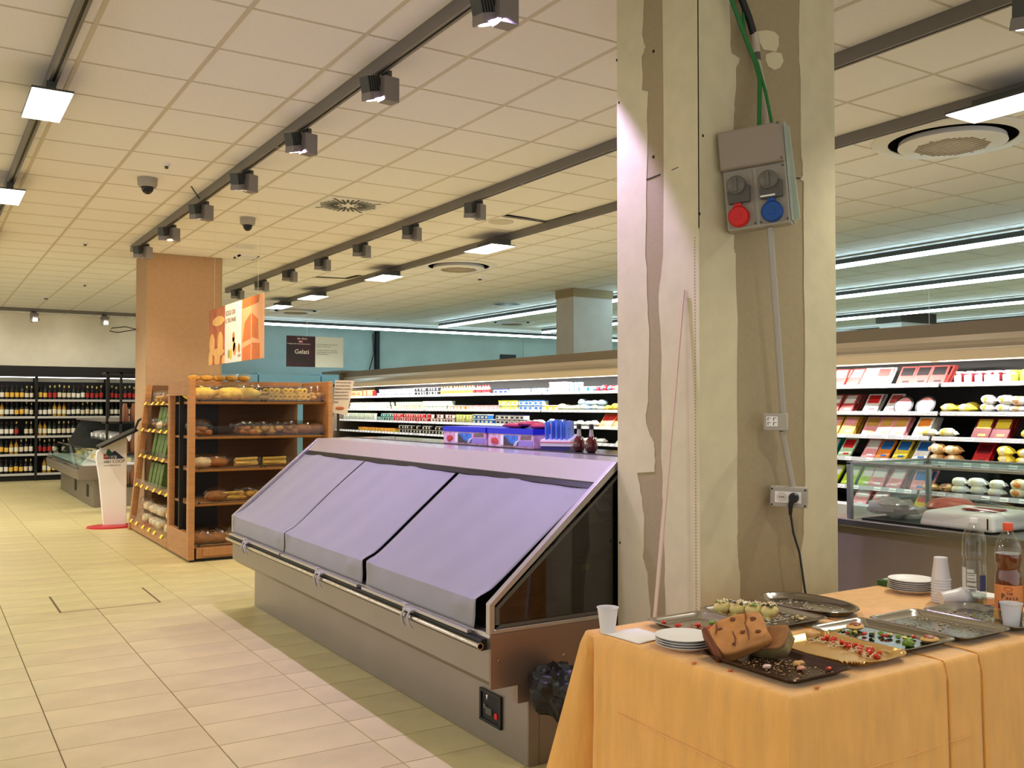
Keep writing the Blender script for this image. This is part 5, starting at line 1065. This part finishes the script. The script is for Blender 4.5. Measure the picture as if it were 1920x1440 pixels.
# trays
def tray(name, lab, x0, x1, y0, y1, mt, h=.018, group='steel serving trays', rot=0, tilt=0, lobes=False, oval=False):
    cx, cy = (x0+x1)/2, (y0+y1)/2; t = thing(name, lab, 'tray', (cx, cy, Z0), group); a, b = (x1-x0)/2, (y1-y0)/2; n = 192 if lobes else 64
    def ring(k, z, e=0):
        pts = []
        for i in range(n):
            an = 2*PI*i/n
            if oval: px_, py_ = (a+k)*math.cos(an), (b+k)*math.sin(an)
            else:
                p = .16; ca, sa = math.cos(an), math.sin(an); px_ = (a+k)*math.copysign(abs(ca)**p, ca); py_ = (b+k)*math.copysign(abs(sa)**p, sa)
                rr_ = .062 if lobes else .03
                L = math.hypot(px_, py_)
                ex, ey = a+k-rr_, b+k-rr_
                if abs(px_) > ex and abs(py_) > ey:
                    dx, dy = abs(px_)-ex, abs(py_)-ey; l = max(1e-6, math.hypot(dx, dy)); px_ = math.copysign(ex+dx/l*rr_, px_); py_ = math.copysign(ey+dy/l*rr_, py_)
            w_ = e*math.sin(an*24) if lobes else 0
            pts.append((px_*(1+w_), py_*(1+w_), z+abs(w_)*.3))
        return pts
    secs = [(-.030, .0), (-.020, .001), (-.008, h*.8), (-.004, h), (0, h+.001), (.0015, h-.001), (-.001, h-.003), (-.006, h*.75), (-.018, -.001+.0005), (-.030, -.0)]
    secs = [(-.034, .0012), (-.026, .0022), (-.010, h*.85), (-.005, h), (0, h+.0012), (.002, h-.0012), (-.001, h-.003), (-.012, h*.7), (-.024, .0002)]
    V = []
    for k, z in secs: V += ring(k, z, .022 if (lobes and k > -.02) else 0)
    q = MB(); fs = []
    for s_ in range(len(secs)-1):
        for i in range(n): fs.append((s_*n+i, s_*n+(i+1) % n, (s_+1)*n+(i+1) % n, (s_+1)*n+i))
    q.add(V, [tuple(reversed(f_)) for f_ in fs], 0, True); q.add(ring(-.034, .0012), [list(range(n))]); q.add(ring(-.024, .0002), [list(range(n))[::-1]])
    T = Matrix.Translation((cx, cy, Z0)) @ Matrix.Rotation(rot, 4, 'Z') @ Matrix.Rotation(tilt, 4, 'X'); q.xf(T); part('dish', q, mt, t); return t
def crumbs(t, x0, x1, y0, y1, n, mt, s=.0022, nm='crumbs', z=Z0+.0025, seed=1):
    rr = random.Random(seed); q = MB()
    for _ in range(n):
        x, y = rr.uniform(x0, x1), rr.uniform(y0, y1); k = s*rr.choice([.25, .3, .4, .5, .6, 1.1])*rr.uniform(.8, 1.2); q.blob((x, y, z+k*.3), (k*rr.uniform(.8, 2.2), k, k*.6), 5, 4, jit=.3, rnd=rr)
    return part(nm, q, mt, t, 'stuff')
def shreds(t, x0, x1, y0, y1, n, mt, L=.02, z=Z0+.004, seed=1, nm='grated_shreds', zr=.008):
    rr = random.Random(seed); q = MB()
    for _ in range(n):
        x, y, a = rr.gauss((x0+x1)/2, (x1-x0)/4), rr.gauss((y0+y1)/2, (y1-y0)/4), rr.uniform(0, PI); l = L*rr.uniform(.5, 1)/2; zz = z+rr.uniform(0, zr)
        q.tube([(x-l*math.cos(a), y-l*math.sin(a), zz), (x+rr.uniform(-.003, .003), y, zz+.002), (x+l*math.cos(a), y+l*math.sin(a), zz)], .0011, 4)
    return part(nm, q, mt, t, 'stuff')
Mtom = mat('tomato_red', (206, 52, 34), .25, noise=.2, nscale=60); Mche = mat('shredded_cheese', (240, 222, 180), .5); Mlet = mat('leaf_green', (120, 150, 50), .45, noise=.25, nscale=50); Mletd = mat('leaf_dark', (48, 60, 30), .45, noise=.3, nscale=50); Mcrumb = mat('crumb_beige', (186, 150, 104), .8)
def bits(name, lab, cat, pts, mt, s, group, jit=.2, flat=.7, z=Z0+.003):
    for x, y in pts:
        q = MB(); q.blob((x, y, z+s*flat*.8), (s, s*.8, s*flat), 7, 5, jit=jit); single(name, q, mt, lab, cat, (x, y, z), group)
t1 = tray('serving_tray', 'steel tray with few tomato bits at the back left, nearest the leaning lath', 2.075, 2.335, 2.11, 2.465, M_inox, tilt=.0)
bits('tomato_piece', 'red tomato piece on the back left steel tray', 'tomato', [(2.12, 2.42), (2.13, 2.36), (2.19, 2.33), (2.20, 2.28), (2.17, 2.27)], Mtom, .011, 'tomato pieces on the back left tray')
bits('lettuce_shred', 'light green lettuce bit on the back left steel tray', 'lettuce', [(2.25, 2.33), (2.265, 2.315)], Mlet, .012, 'lettuce bits on the back left tray', .4)
shreds(t1, 2.11, 2.24, 2.24, 2.36, 45, mat('tomato_shred', (200, 110, 84), .5), .014, seed=2); crumbs(t1, 2.11, 2.3, 2.15, 2.43, 130, Mcrumb, seed=3)
t2 = tray('serving_tray', 'steel tray at the back holding a row of herb-topped sandwich rolls', 2.35, 2.625, 2.15, 2.505, M_inox)
for k in range(4):
    x, y = 2.40+.03*k, 2.43-.045*k; q = MB(); q.blob((x, y, Z0+.026), (.034, .028, .026), 12, 8, jit=.05); q.box((x-.03, y-.02, Z0+.003), (x+.03, y+.02, Z0+.012)); s_ = ['first', 'second', 'third', 'fourth'][k]
    o = single('filled_roll', q, mat('pale_roll', (222, 206, 130), .6, c2=(196, 150, 96), nscale=22), f'{s_} herb-topped roll from the left on the back steel tray', 'roll', (x, y, Z0+.003), 'rolls on the back tray')
    q = MB(); rr = random.Random(k+5)
    for _ in range(9): q.blob((x+rr.uniform(-.025, .025), y+rr.uniform(-.02, .02), Z0+.050+rr.uniform(-.004, .003)), (.009, .006, .003), 6, 4, jit=.4, rnd=rr)
    part('herb_topping', q, Mletd if k % 2 else Mlet, o)
    q = MB()
    for _ in range(12):
        a = rr.uniform(0, 6); cx_, cy_ = x+rr.uniform(-.025, .025), y+rr.uniform(-.02, .02); q.tube([(cx_-.01*math.cos(a), cy_-.01*math.sin(a), Z0+.05), (cx_, cy_, Z0+.056), (cx_+.01*math.cos(a), cy_+.01*math.sin(a), Z0+.048)], .0013, 4)
    part('white_shreds', q, Mche, o)
shreds(t2, 2.40, 2.56, 2.22, 2.36, 110, mat('cabbage_white', (226, 222, 200), .5), .018, seed=6); crumbs(t2, 2.38, 2.6, 2.19, 2.46, 200, Mcrumb, seed=7)
q = MB(); rr = random.Random(3)
for _ in range(14): q.blob((2.55+rr.uniform(-.02, .02), 2.215+rr.uniform(-.025, .025), Z0+.01+rr.uniform(0, .008)), (.012, .009, .005), 6, 4, jit=.4, rnd=rr)
single('dark_salad_heap', q, mat('salad_mix', (70, 70, 36), .45, c2=(206, 176, 110), nscale=70), 'small heap of dark salad at the front right of the back steel tray', 'salad', (2.55, 2.215, Z0+.003))
t3 = tray('oval_tray', 'long oval steel tray under the hanging black cord', 2.635, 2.885, 2.16, 2.56, M_inox, oval=True, h=.02)
crumbs(t3, 2.69, 2.82, 2.24, 2.48, 150, mat('crumb_pale', (190, 178, 150), .5), .003, seed=9)
t4 = tray('serving_tray', 'steel tray of leftover salad and two pizza pieces, in the middle of the table', 2.455, 2.72, 1.745, 2.10, M_inox)
rr = random.Random(21)
for k in range(22):
    x, y = 2.50+.16*k/22+rr.uniform(-.02, .02), 2.03-.2*k/22+rr.uniform(-.02, .02); mt, nm, lb, ct_ = [(Mlet, 'lettuce_piece', 'green leaf piece in the salad leftovers of the middle steel tray', 'lettuce'), (Mletd, 'lettuce_piece', 'dark leaf piece in the salad leftovers of the middle steel tray', 'lettuce'), (mat('corn_yellow', (216, 190, 80), .4), 'vegetable_cube', 'yellow vegetable cube in the salad leftovers of the middle steel tray', 'vegetable'), (Mtom, 'tomato_piece', 'red tomato bit in the salad leftovers of the middle steel tray', 'tomato')][k % 4]
    s_ = rr.uniform(.008, .013); q = MB(); q.blob((x, y, Z0+.003+s_*.6), (s_, s_*.7, s_*.6), 7, 5, jit=.35, rnd=rr); single(nm, q, mt, lb, ct_, (x, y, Z0+.003), 'salad leftovers on the middle tray')
for (x, y, lab) in ((2.60, 2.03, 'baked pizza piece lying at the back of the salad tray'), (2.655, 1.80, 'baked pizza piece lying at the right front of the salad tray')):
    q = MB(); q.blob((x, y, Z0+.013), (.034, .026, .010), 14, 6, jit=.06); o = single('pizza_piece', q, mat('pizza_crust', (214, 170, 104), .6, noise=.15, nscale=40), lab, 'pizza', (x, y, Z0+.003)); q = MB(); q.blob((x, y, Z0+.021), (.022, .017, .005), 12, 5, jit=.2); part('tomato_topping', q, mat('baked_sauce', (150, 66, 34), .4, noise=.3, nscale=60), o)
bits('cucumber_slice', 'green cucumber curl at the front of the salad tray', 'cucumber', [(2.575, 1.815), (2.55, 1.80)], Mlet, .018, 'cucumber curls on the middle tray', .35)
t5 = tray('serving_tray', 'empty crumb-covered steel tray right of the salad tray', 2.735, 2.995, 1.73, 2.09, M_inox)
crumbs(t5, 2.77, 2.96, 1.78, 2.05, 300, mat('crumb_grey', (176, 162, 126), .6), .0028, seed=13)
t6 = tray('serving_tray', 'steel tray with one bread cube, partly behind the white cup at the right edge', 3.01, 3.26, 1.72, 2.075, M_inox)
crumbs(t6, 3.04, 3.2, 1.8, 2.04, 240, mat('crumb_gold', (186, 160, 96), .6), .0028, seed=14)
q = MB(); q.cbox((3.155, 1.87, Z0+.022), (.04, .022, .038)); q.cbox((3.172, 1.862, Z0+.020), (.014, .02, .03)); bevel(single('bread_cube', q, mat('bread_cube_gold', (210, 160, 90), .7, noise=.15, nscale=60), 'golden bread cube standing on the steel tray at the right edge', 'bread', (3.155, 1.87, Z0+.003)), .003, 2)
tg = tray('gold_tray', 'gold scalloped card tray with tomato bits and grated cheese', 2.20, 2.452, 1.715, 2.055, M_gold, lobes=True, h=.015, group='card serving trays')
rr = random.Random(8)
for k in range(26):
    u = k/26; x = 2.42-.05*u+rr.uniform(-.035, .02); y = 2.02-.27*u+rr.uniform(-.02, .02); s_ = rr.uniform(.006, .011)
    q = MB(); q.blob((x, y, Z0+.004+s_*.7), (s_, s_*.8, s_*.9), 7, 5, jit=.25, rnd=rr); single('tomato_piece', q, Mtom, 'red tomato bit scattered on the gold scalloped tray', 'tomato', (x, y, Z0+.004), 'tomato bits on the gold tray')
for k in range(4): shreds(tg, 2.33+.0*k, 2.42, 1.96-.07*k, 2.02-.07*k, 26, Mche, .024, seed=30+k)
q = MB(); q.box((2.375, 2.015, Z0+.004), (2.42, 2.045, Z0+.022)); bevel(single('bread_piece', q, mat('roll_tan', (206, 160, 100), .7), 'small tan bread piece at the left end of the gold tray', 'bread', (2.40, 2.03, Z0+.004)), .005, 2)
tb = tray('baking_tray', 'dark brown-rimmed tray with the torn focaccia loaf, nearest the table corner', 1.93, 2.178, 1.70, 2.06, mat('dark_tray_brown', (74, 52, 44), .25, metal=.6))
crumbs(tb, 1.96, 2.14, 1.74, 1.95, 260, Mcrumb, .0026, seed=15)
# focaccia
Mfo = mat('focaccia_crust', (190, 130, 72), .6, noise=.18, nscale=26, bump=.15, bscale=50); Mfd = mat('focaccia_dark', (110, 56, 26), .5)
t = thing('focaccia_loaf', 'big torn focaccia chunk with olives, tilted on the dark tray', 'bread', (2.03, 1.97, Z0+.002))
TF = Matrix.Translation((2.035, 1.995, Z0+.062)) @ Matrix.Rotation(math.radians(-30), 4, 'Z') @ Matrix.Rotation(math.radians(-20), 4, 'Y') @ Matrix.Rotation(math.radians(38), 4, 'X')
def rbox(hx, hy, hz, nu=28, nv=14, p=.35, seed=0, j=.012):
    rr = random.Random(seed); q = MB(); ph = [rr.uniform(0, 6) for _ in range(4)]
    def f(u, v):
        a, th = 2*PI*u, PI*(.02+.96*v); ca, sa, st, ct = math.cos(a), math.sin(a), math.sin(th), -math.cos(th); pw = lambda w_, e: math.copysign(abs(w_)**e, w_)
        k = 1+j*math.sin(5*a+ph[0])+j*math.sin(7*th+ph[1]+3*a); return (hx*pw(ca, p)*pw(st, p)*k, hy*pw(sa, p)*pw(st, p)*k, hz*pw(ct, p)*k)
    q.grid(f, nu, nv, closed=True)
    top_ = [f(i/nu, 1) for i in range(nu)]; bot = [f(i/nu, 0) for i in range(nu)]; q.add(top_, [list(range(nu))], 0, True); q.add(bot, [list(range(nu))[::-1]], 0, True); return q
q = rbox(.088, .060, .032, 40, 20, .58, seed=2, j=.035); q.xf(TF); part('crusty_slab', q, Mfo, t)
q = rbox(.012, .060, .026, 20, 10, .5, 3); q.xf(TF @ Matrix.Translation((-.083, 0, 0))); part('dark_crust_end', q, Mfd, t)
rr = random.Random(44)
for a, b, r_ in ((.010, -.014, .008), (.050, -.030, .009), (.055, .016, .009), (-.045, .022, .008), (.002, .038, .008), (-.03, -.040, .006)):
    q = MB(); q.blob((a, b, .0325), (r_, r_*rr.uniform(.5, .9), .0035), 10, 5, jit=.25, rnd=rr); q.xf(TF); part('olive_dent', q, Mfd, t)
for a, b, c_, d in ((-.03, -.05, -.015, .0), (.015, -.045, .028, .015), (.03, .01, .045, .055), (-.065, .01, -.045, .05)):
    q = MB(); q.tube([(a, b, .033), ((a+c_)/2+.004, (b+d)/2, .0345), (c_, d, .033)], [.0012, .003, .0012], 6); q.xf(TF); part('crust_slit', q, Mfd, t)
q = rbox(.065, .045, .026, seed=6, p=.5, j=.03); TF2 = Matrix.Translation((2.125, 1.955, Z0+.036)) @ Matrix.Rotation(math.radians(-75), 4, 'Z') @ Matrix.Rotation(math.radians(-14), 4, 'Y') @ Matrix.Rotation(math.radians(35), 4, 'X'); q.xf(TF2)
o = single('focaccia_half', q, mat('focaccia_crumb', (134, 116, 76), .8, noise=.25, nscale=50, bump=.3, bscale=90), 'torn grey-brown crumb half leaning behind the focaccia chunk', 'bread', (2.125, 1.955, Z0+.003))
q = rbox(.066, .046, .006, seed=7, p=.4); q.xf(TF2 @ Matrix.Translation((0, 0, .024))); part('wrinkled_crust', q, mat('crust_orange', (150, 104, 62), .6, noise=.2, nscale=30), o)
for k, (x, y, s_, mt, lab) in enumerate(((2.10, 1.83, .018, mat('roll_tan', (206, 160, 100), .7), 'tan bread scrap in the middle of the dark tray'), (2.075, 1.80, .014, mat('pink_ham', (216, 150, 120), .5), 'curled pinkish scrap beside the tan one on the dark tray'), (2.005, 1.86, .014, mat('pale_scrap', (220, 190, 180), .6), 'pale scrap near the long front edge of the dark tray'), (2.14, 1.76, .010, Mtom, 'red and white scrap near the right corner of the dark tray'))):
    q = MB(); q.blob((x, y, Z0+.003+s_*.45), (s_, s_*.75, s_*.45), 9, 6, jit=.25); single('food_scrap', q, mt, lab, 'food scrap', (x, y, Z0+.003))
for x, y, lab in ((1.915, 1.91, 'orange carrot crumb on the cloth by the long side of the dark tray'), (1.99, 1.675, 'flat orange crumb on the cloth in front of the dark tray corner'), (1.885, 2.02, 'brown crumb on the cloth between the plates and the dark tray')):
    q = MB(); q.blob((x, y, Z0), (.010, .006, .0025), 8, 4, jit=.3); single('crumb_on_cloth', q, mat('carrot', (206, 104, 40), .5), lab, 'crumb', (x, y, Z0-.0025))
# plates, cups, napkins, bottles
def plate_mesh(r=.088):
    q = MB(); q.lathe([(r*.62, 0), (r*.68, .003), (r*.93, .0145), (r, .016), (r*1.0, .0172), (r*.94, .0162), (r*.68, .0055), (r*.6, .0035), (.0005, .0035)], 40, capt=False); return q.mesh('plate', M_white)
pm = plate_mesh()
def plates(x, y, n, grp, labf, z=Z0-.003, dz=.0075):
    for k in range(n):
        o = link('plate', pm, None, (x+R.uniform(-.002, .002), y+R.uniform(-.002, .002), z+k*dz)); tag(o, labf(k, n), 'plate', grp)
def pl_l(s): return lambda k, n: f'white plastic plate {["at the bottom of", "low in", "in the middle of", "near the top of", "topmost on"][min(4, int(5*k/(n-1)+.001) if k < n-1 else 4)]} {s}'
plates(1.985, 2.172, 4, 'plates beside the dark tray', pl_l('the stack beside the dark tray'))
plates(3.345, 2.345, 6, 'plates beside the stacked cups', pl_l('the stack beside the stacked cups'))
def cup_mesh(h=.083, r0=.024, r1=.035):
    q = MB(); q.lathe([(r0, 0), (r0+.001, .004), (r0+.0005, .010), (r1-.0015, h-.003), (r1+.001, h-.002), (r1+.001, h), (r1-.001, h), (r1-.003, h-.004), (r0-.001, .008), (.0005, .006)], 28, capt=False); return q.mesh('cup', M_cup)
cm_ = cup_mesh()
for (x, y, lab) in ((1.905, 2.447, 'single white plastic cup at the left corner of the table'), (3.085, 1.79, 'white plastic cup at the right edge in front of the tea bottle')):
    o = link('plastic_cup', cm_, None, (x, y, Z0-.003)); tag(o, lab, 'cup')
for k in range(9):   # upside-down stack
    o = link('plastic_cup', cm_, None, (3.275, 2.17, Z0-.003+.083+k*.0105)); o.rotation_euler = (PI, 0, 0); tag(o, ['lowest cup of the upside-down stack', 'cup in the middle of the upside-down stack', 'top cup of the upside-down stack'][0 if k == 0 else (2 if k == 8 else 1)]+' beside the plates', 'cup', 'stacked white cups')
dr = Vector((-.55, .83, 0)).normalized()
for k in range(3):
    o = link('plastic_cup', cm_, None, (0, 0, 0)); ax = Vector((.83, -.50, .085)).normalized(); o.rotation_euler = ax.to_track_quat('Z', 'X').to_euler(); o.location = Vector((3.205, 2.125, Z0+.0225))+ax*(.010*k); tag(o, ['fallen white cup lying in front of the cup stack', 'second cup nested in the fallen cup', 'third cup nested in the fallen cup'][k], 'cup', 'fallen nested white cups')
q = MB(); q.grid(lambda u, v: (1.883+.0+.145*u+.01*v, 2.43-.155*v+.015*u, Z0-.0015+.002*math.sin(4*u)), 8, 8); sd = single('paper_napkin', q, M_paper, 'white paper napkin between the single cup and the plates', 'napkin', (1.95, 2.36, Z0-.003)); sd.modifiers.new('thick', 'SOLIDIFY').thickness = .0012
t = thing('napkin_stack', 'stack of folded napkins, white top and peach side, behind the water bottle', 'napkins', (3.47, 2.12, Z0-.003))
q = MB(); q.hexa([(3.33, 2.06, Z0-.003), (3.45, 1.98, Z0-.003), (3.45, 2.14, Z0-.003), (3.35, 2.21, Z0-.003), (3.33, 2.06, Z0+.02), (3.45, 1.98, Z0+.02), (3.45, 2.14, Z0+.02), (3.35, 2.21, Z0+.02)]); part('peach_napkins', q, mat('peach_paper', (226, 176, 130), .8), t)
q = MB(); q.hexa([(3.328, 2.06, Z0+.0202), (3.452, 1.98, Z0+.0202), (3.452, 2.142, Z0+.0202), (3.348, 2.212, Z0+.0202), (3.328, 2.06, Z0+.026), (3.452, 1.98, Z0+.026), (3.452, 2.142, Z0+.026), (3.348, 2.212, Z0+.026)]); part('white_napkin', q, M_paper, t)
q = MB(); q.box((3.36, 2.46, Z0-.003), (3.44, 2.515, Z0+.018)); o = bevel(single('green_carton', q, mat('green_carton', (48, 92, 40), .5), 'small dark green carton at the far edge of the table behind the plates', 'box', (3.40, 2.49, Z0-.003)), .002, 1)
q = MB(); q.blob((3.40, 2.49, Z0+.019), (.028, .018, .004), 10, 5, jit=.3); part('pale_print', q, mat('pale_green_print', (150, 170, 140), .5), o)
def bottle(nm, lab, x, y, prof, mt, capc, caph, liquid=None):
    t = thing(nm, lab, 'bottle', (x, y, Z0-.003), 'large plastic bottles at the right end of the table'); z = Z0-.003
    q = MB(); q.lathe(prof, 36, (x, y, z), capt=True); part('bottle_body', q, mt, t)
    zt = prof[-1][1]; q = MB(); q.lathe([(.0155, zt-.012), (.016, zt-.010), (.016, zt+caph-.002), (.0145, zt+caph)], 24, (x, y, z)); part('cap', q, capc, t)
    return t
wp = [(.030, 0), (.040, .004), (.042, .02), (.042, .045), (.040, .05), (.042, .055), (.042, .15), (.039, .157), (.0405, .165), (.038, .172), (.041, .182), (.0425, .20), (.041, .21), (.0425, .22), (.041, .23), (.042, .24), (.038, .262), (.028, .286), (.016, .302), (.013, .308), (.013, .318)]
Mpet = thin('clear_bottle', (240, 244, 244), .05, .03, .45)
t = bottle('water_bottle', 'almost empty clear water bottle with white cap and printed label', 3.305, 2.055, wp, Mpet, M_white, .006)
q = MB(); q.lathe([(.028, .004), (.0385, .007), (.040, .03), (.0398, .046)], 28, (3.305, 2.055, Z0-.003)); part('water_rest', q, thin('water', (226, 234, 232), .02, .05, .4), t)
def arc(x, y, r, a0, a1, z0, z1, n=12):
    q = MB(); V = []
    for i in range(n+1):
        a = math.radians(a0+(a1-a0)*i/n)
        for z in (z0, z1): V.append((x+r*math.cos(a), y+r*math.sin(a), z))
    return q.add(V, [(2*i, 2*i+2, 2*i+3, 2*i+1) for i in range(n)], 0, True)
zb = Z0-.003; AC = 180+33   # towards the camera
for a0, a1, z0, z1 in ((-70, -42, .062, .145), (-36, -2, .128, .140), (-36, 8, .098, .124), (-36, 8, .078, .094), (-36, 10, .058, .074)):
    part('label_print', arc(3.305, 2.055, .0426, AC+a0, AC+a1, zb+z0, zb+z1), mat('label_white_print', (236, 236, 232), .5, alpha=.75), t)
part('label_emblem', arc(3.305, 2.055, .0428, AC+24, AC+60, zb+.062, zb+.12), mat('label_blue', (60, 70, 120), .5), t)
for k in range(5): part('label_line', arc(3.305, 2.055, .0431, AC-34, AC+2, zb+.066+k*.013, zb+.0675+k*.013), M_ink, t)
for k in range(9): part('bar_code', arc(3.305, 2.055, .0431, AC-22+k*3, AC-20.8+k*3, zb+.058, zb+.068, 2), M_ink, t)
tp = [(.030, 0), (.041, .004), (.043, .02), (.043, .125), (.044, .145), (.041, .165), (.037, .180), (.040, .190), (.043, .21), (.044, .235), (.040, .262), (.028, .290), (.016, .308), (.013, .312), (.013, .322)]
def tea(x, y, lab, lc, level, word2, liqc):
    t = bottle('soft_drink_bottle', lab, x, y, tp, Mpet, mat('orange_cap', (226, 84, 40), .4), .014)
    lq = [(r-.002, z+ (.002 if z == 0 else 0)) for r, z in tp if z < level]; lq.append((.041, level))
    q = MB(); q.lathe(lq, 32, (x, y, zb)); part('drink', q, liqc, t)
    part('label', arc(x, y, .0438, 0, 360, zb+.042, zb+.128, 40), lc, t)
    part('label_picture', arc(x, y, .0441, AC-50, AC+52, zb+.046, zb+.072, 16), mat('peach_picture', (120, 40, 24), .5, c2=(60, 60, 90), nscale=30), t)
    q = MB(); a = math.radians(AC-6)
    return t, a
mtea = mat('tea_liquid', (128, 56, 10), .05, spec=.8, alpha=.93); 
t, a = tea(3.175, 1.85, 'peach tea bottle with orange cap and orange label, behind the right cup', mat('peach_label', (226, 140, 76), .5), .232, 'esca', mtea)
def ltext(body, size, adeg, z, mt, t, x, y, sx=1, r=.0448):
    for ch, off in zip(body, range(len(body))):
        an = math.radians(AC+adeg+off*size*sx*.62/r*57.3); n = Vector((math.cos(an), math.sin(an), 0)); xd = Vector((-n.y, n.x, 0)); text('label_letter', ch, size, frame((x+n.x*r, y+n.y*r, zb+z), xd, (0, 0, 1)), mt, t, ext=.0002, sx=sx)
Mlb2 = mat('label_navy', (50, 36, 70), .5)
ltext('P', .026, -34, .082, Mlb2, t, 3.175, 1.85); ltext('THE', .012, -12, .096, Mlb2, t, 3.175, 1.85); ltext('esca', .018, -14, .081, Mlb2, t, 3.175, 1.85, .95)
q = MB(); 
for k in range(17):
    aa = 2*PI*k/16; an = math.radians(AC-4)+.30*math.cos(aa); q.v.append((3.175+.0445*math.cos(an), 1.85+.0445*math.sin(an), zb+.116+.006*math.sin(aa)))
pts = list(q.v); q = MB(); q.tube(pts, .0009, 5); part('eye_emblem', q, mat('emblem_red', (186, 60, 40), .5), t)
t, a = tea(3.36, 1.83, 'orange soda bottle with orange cap, cut by the right edge of the picture', mat('soda_label', (226, 170, 110), .5), .28, 'range', mat('soda_liquid', (236, 160, 20), .05, alpha=.9, spec=.8))
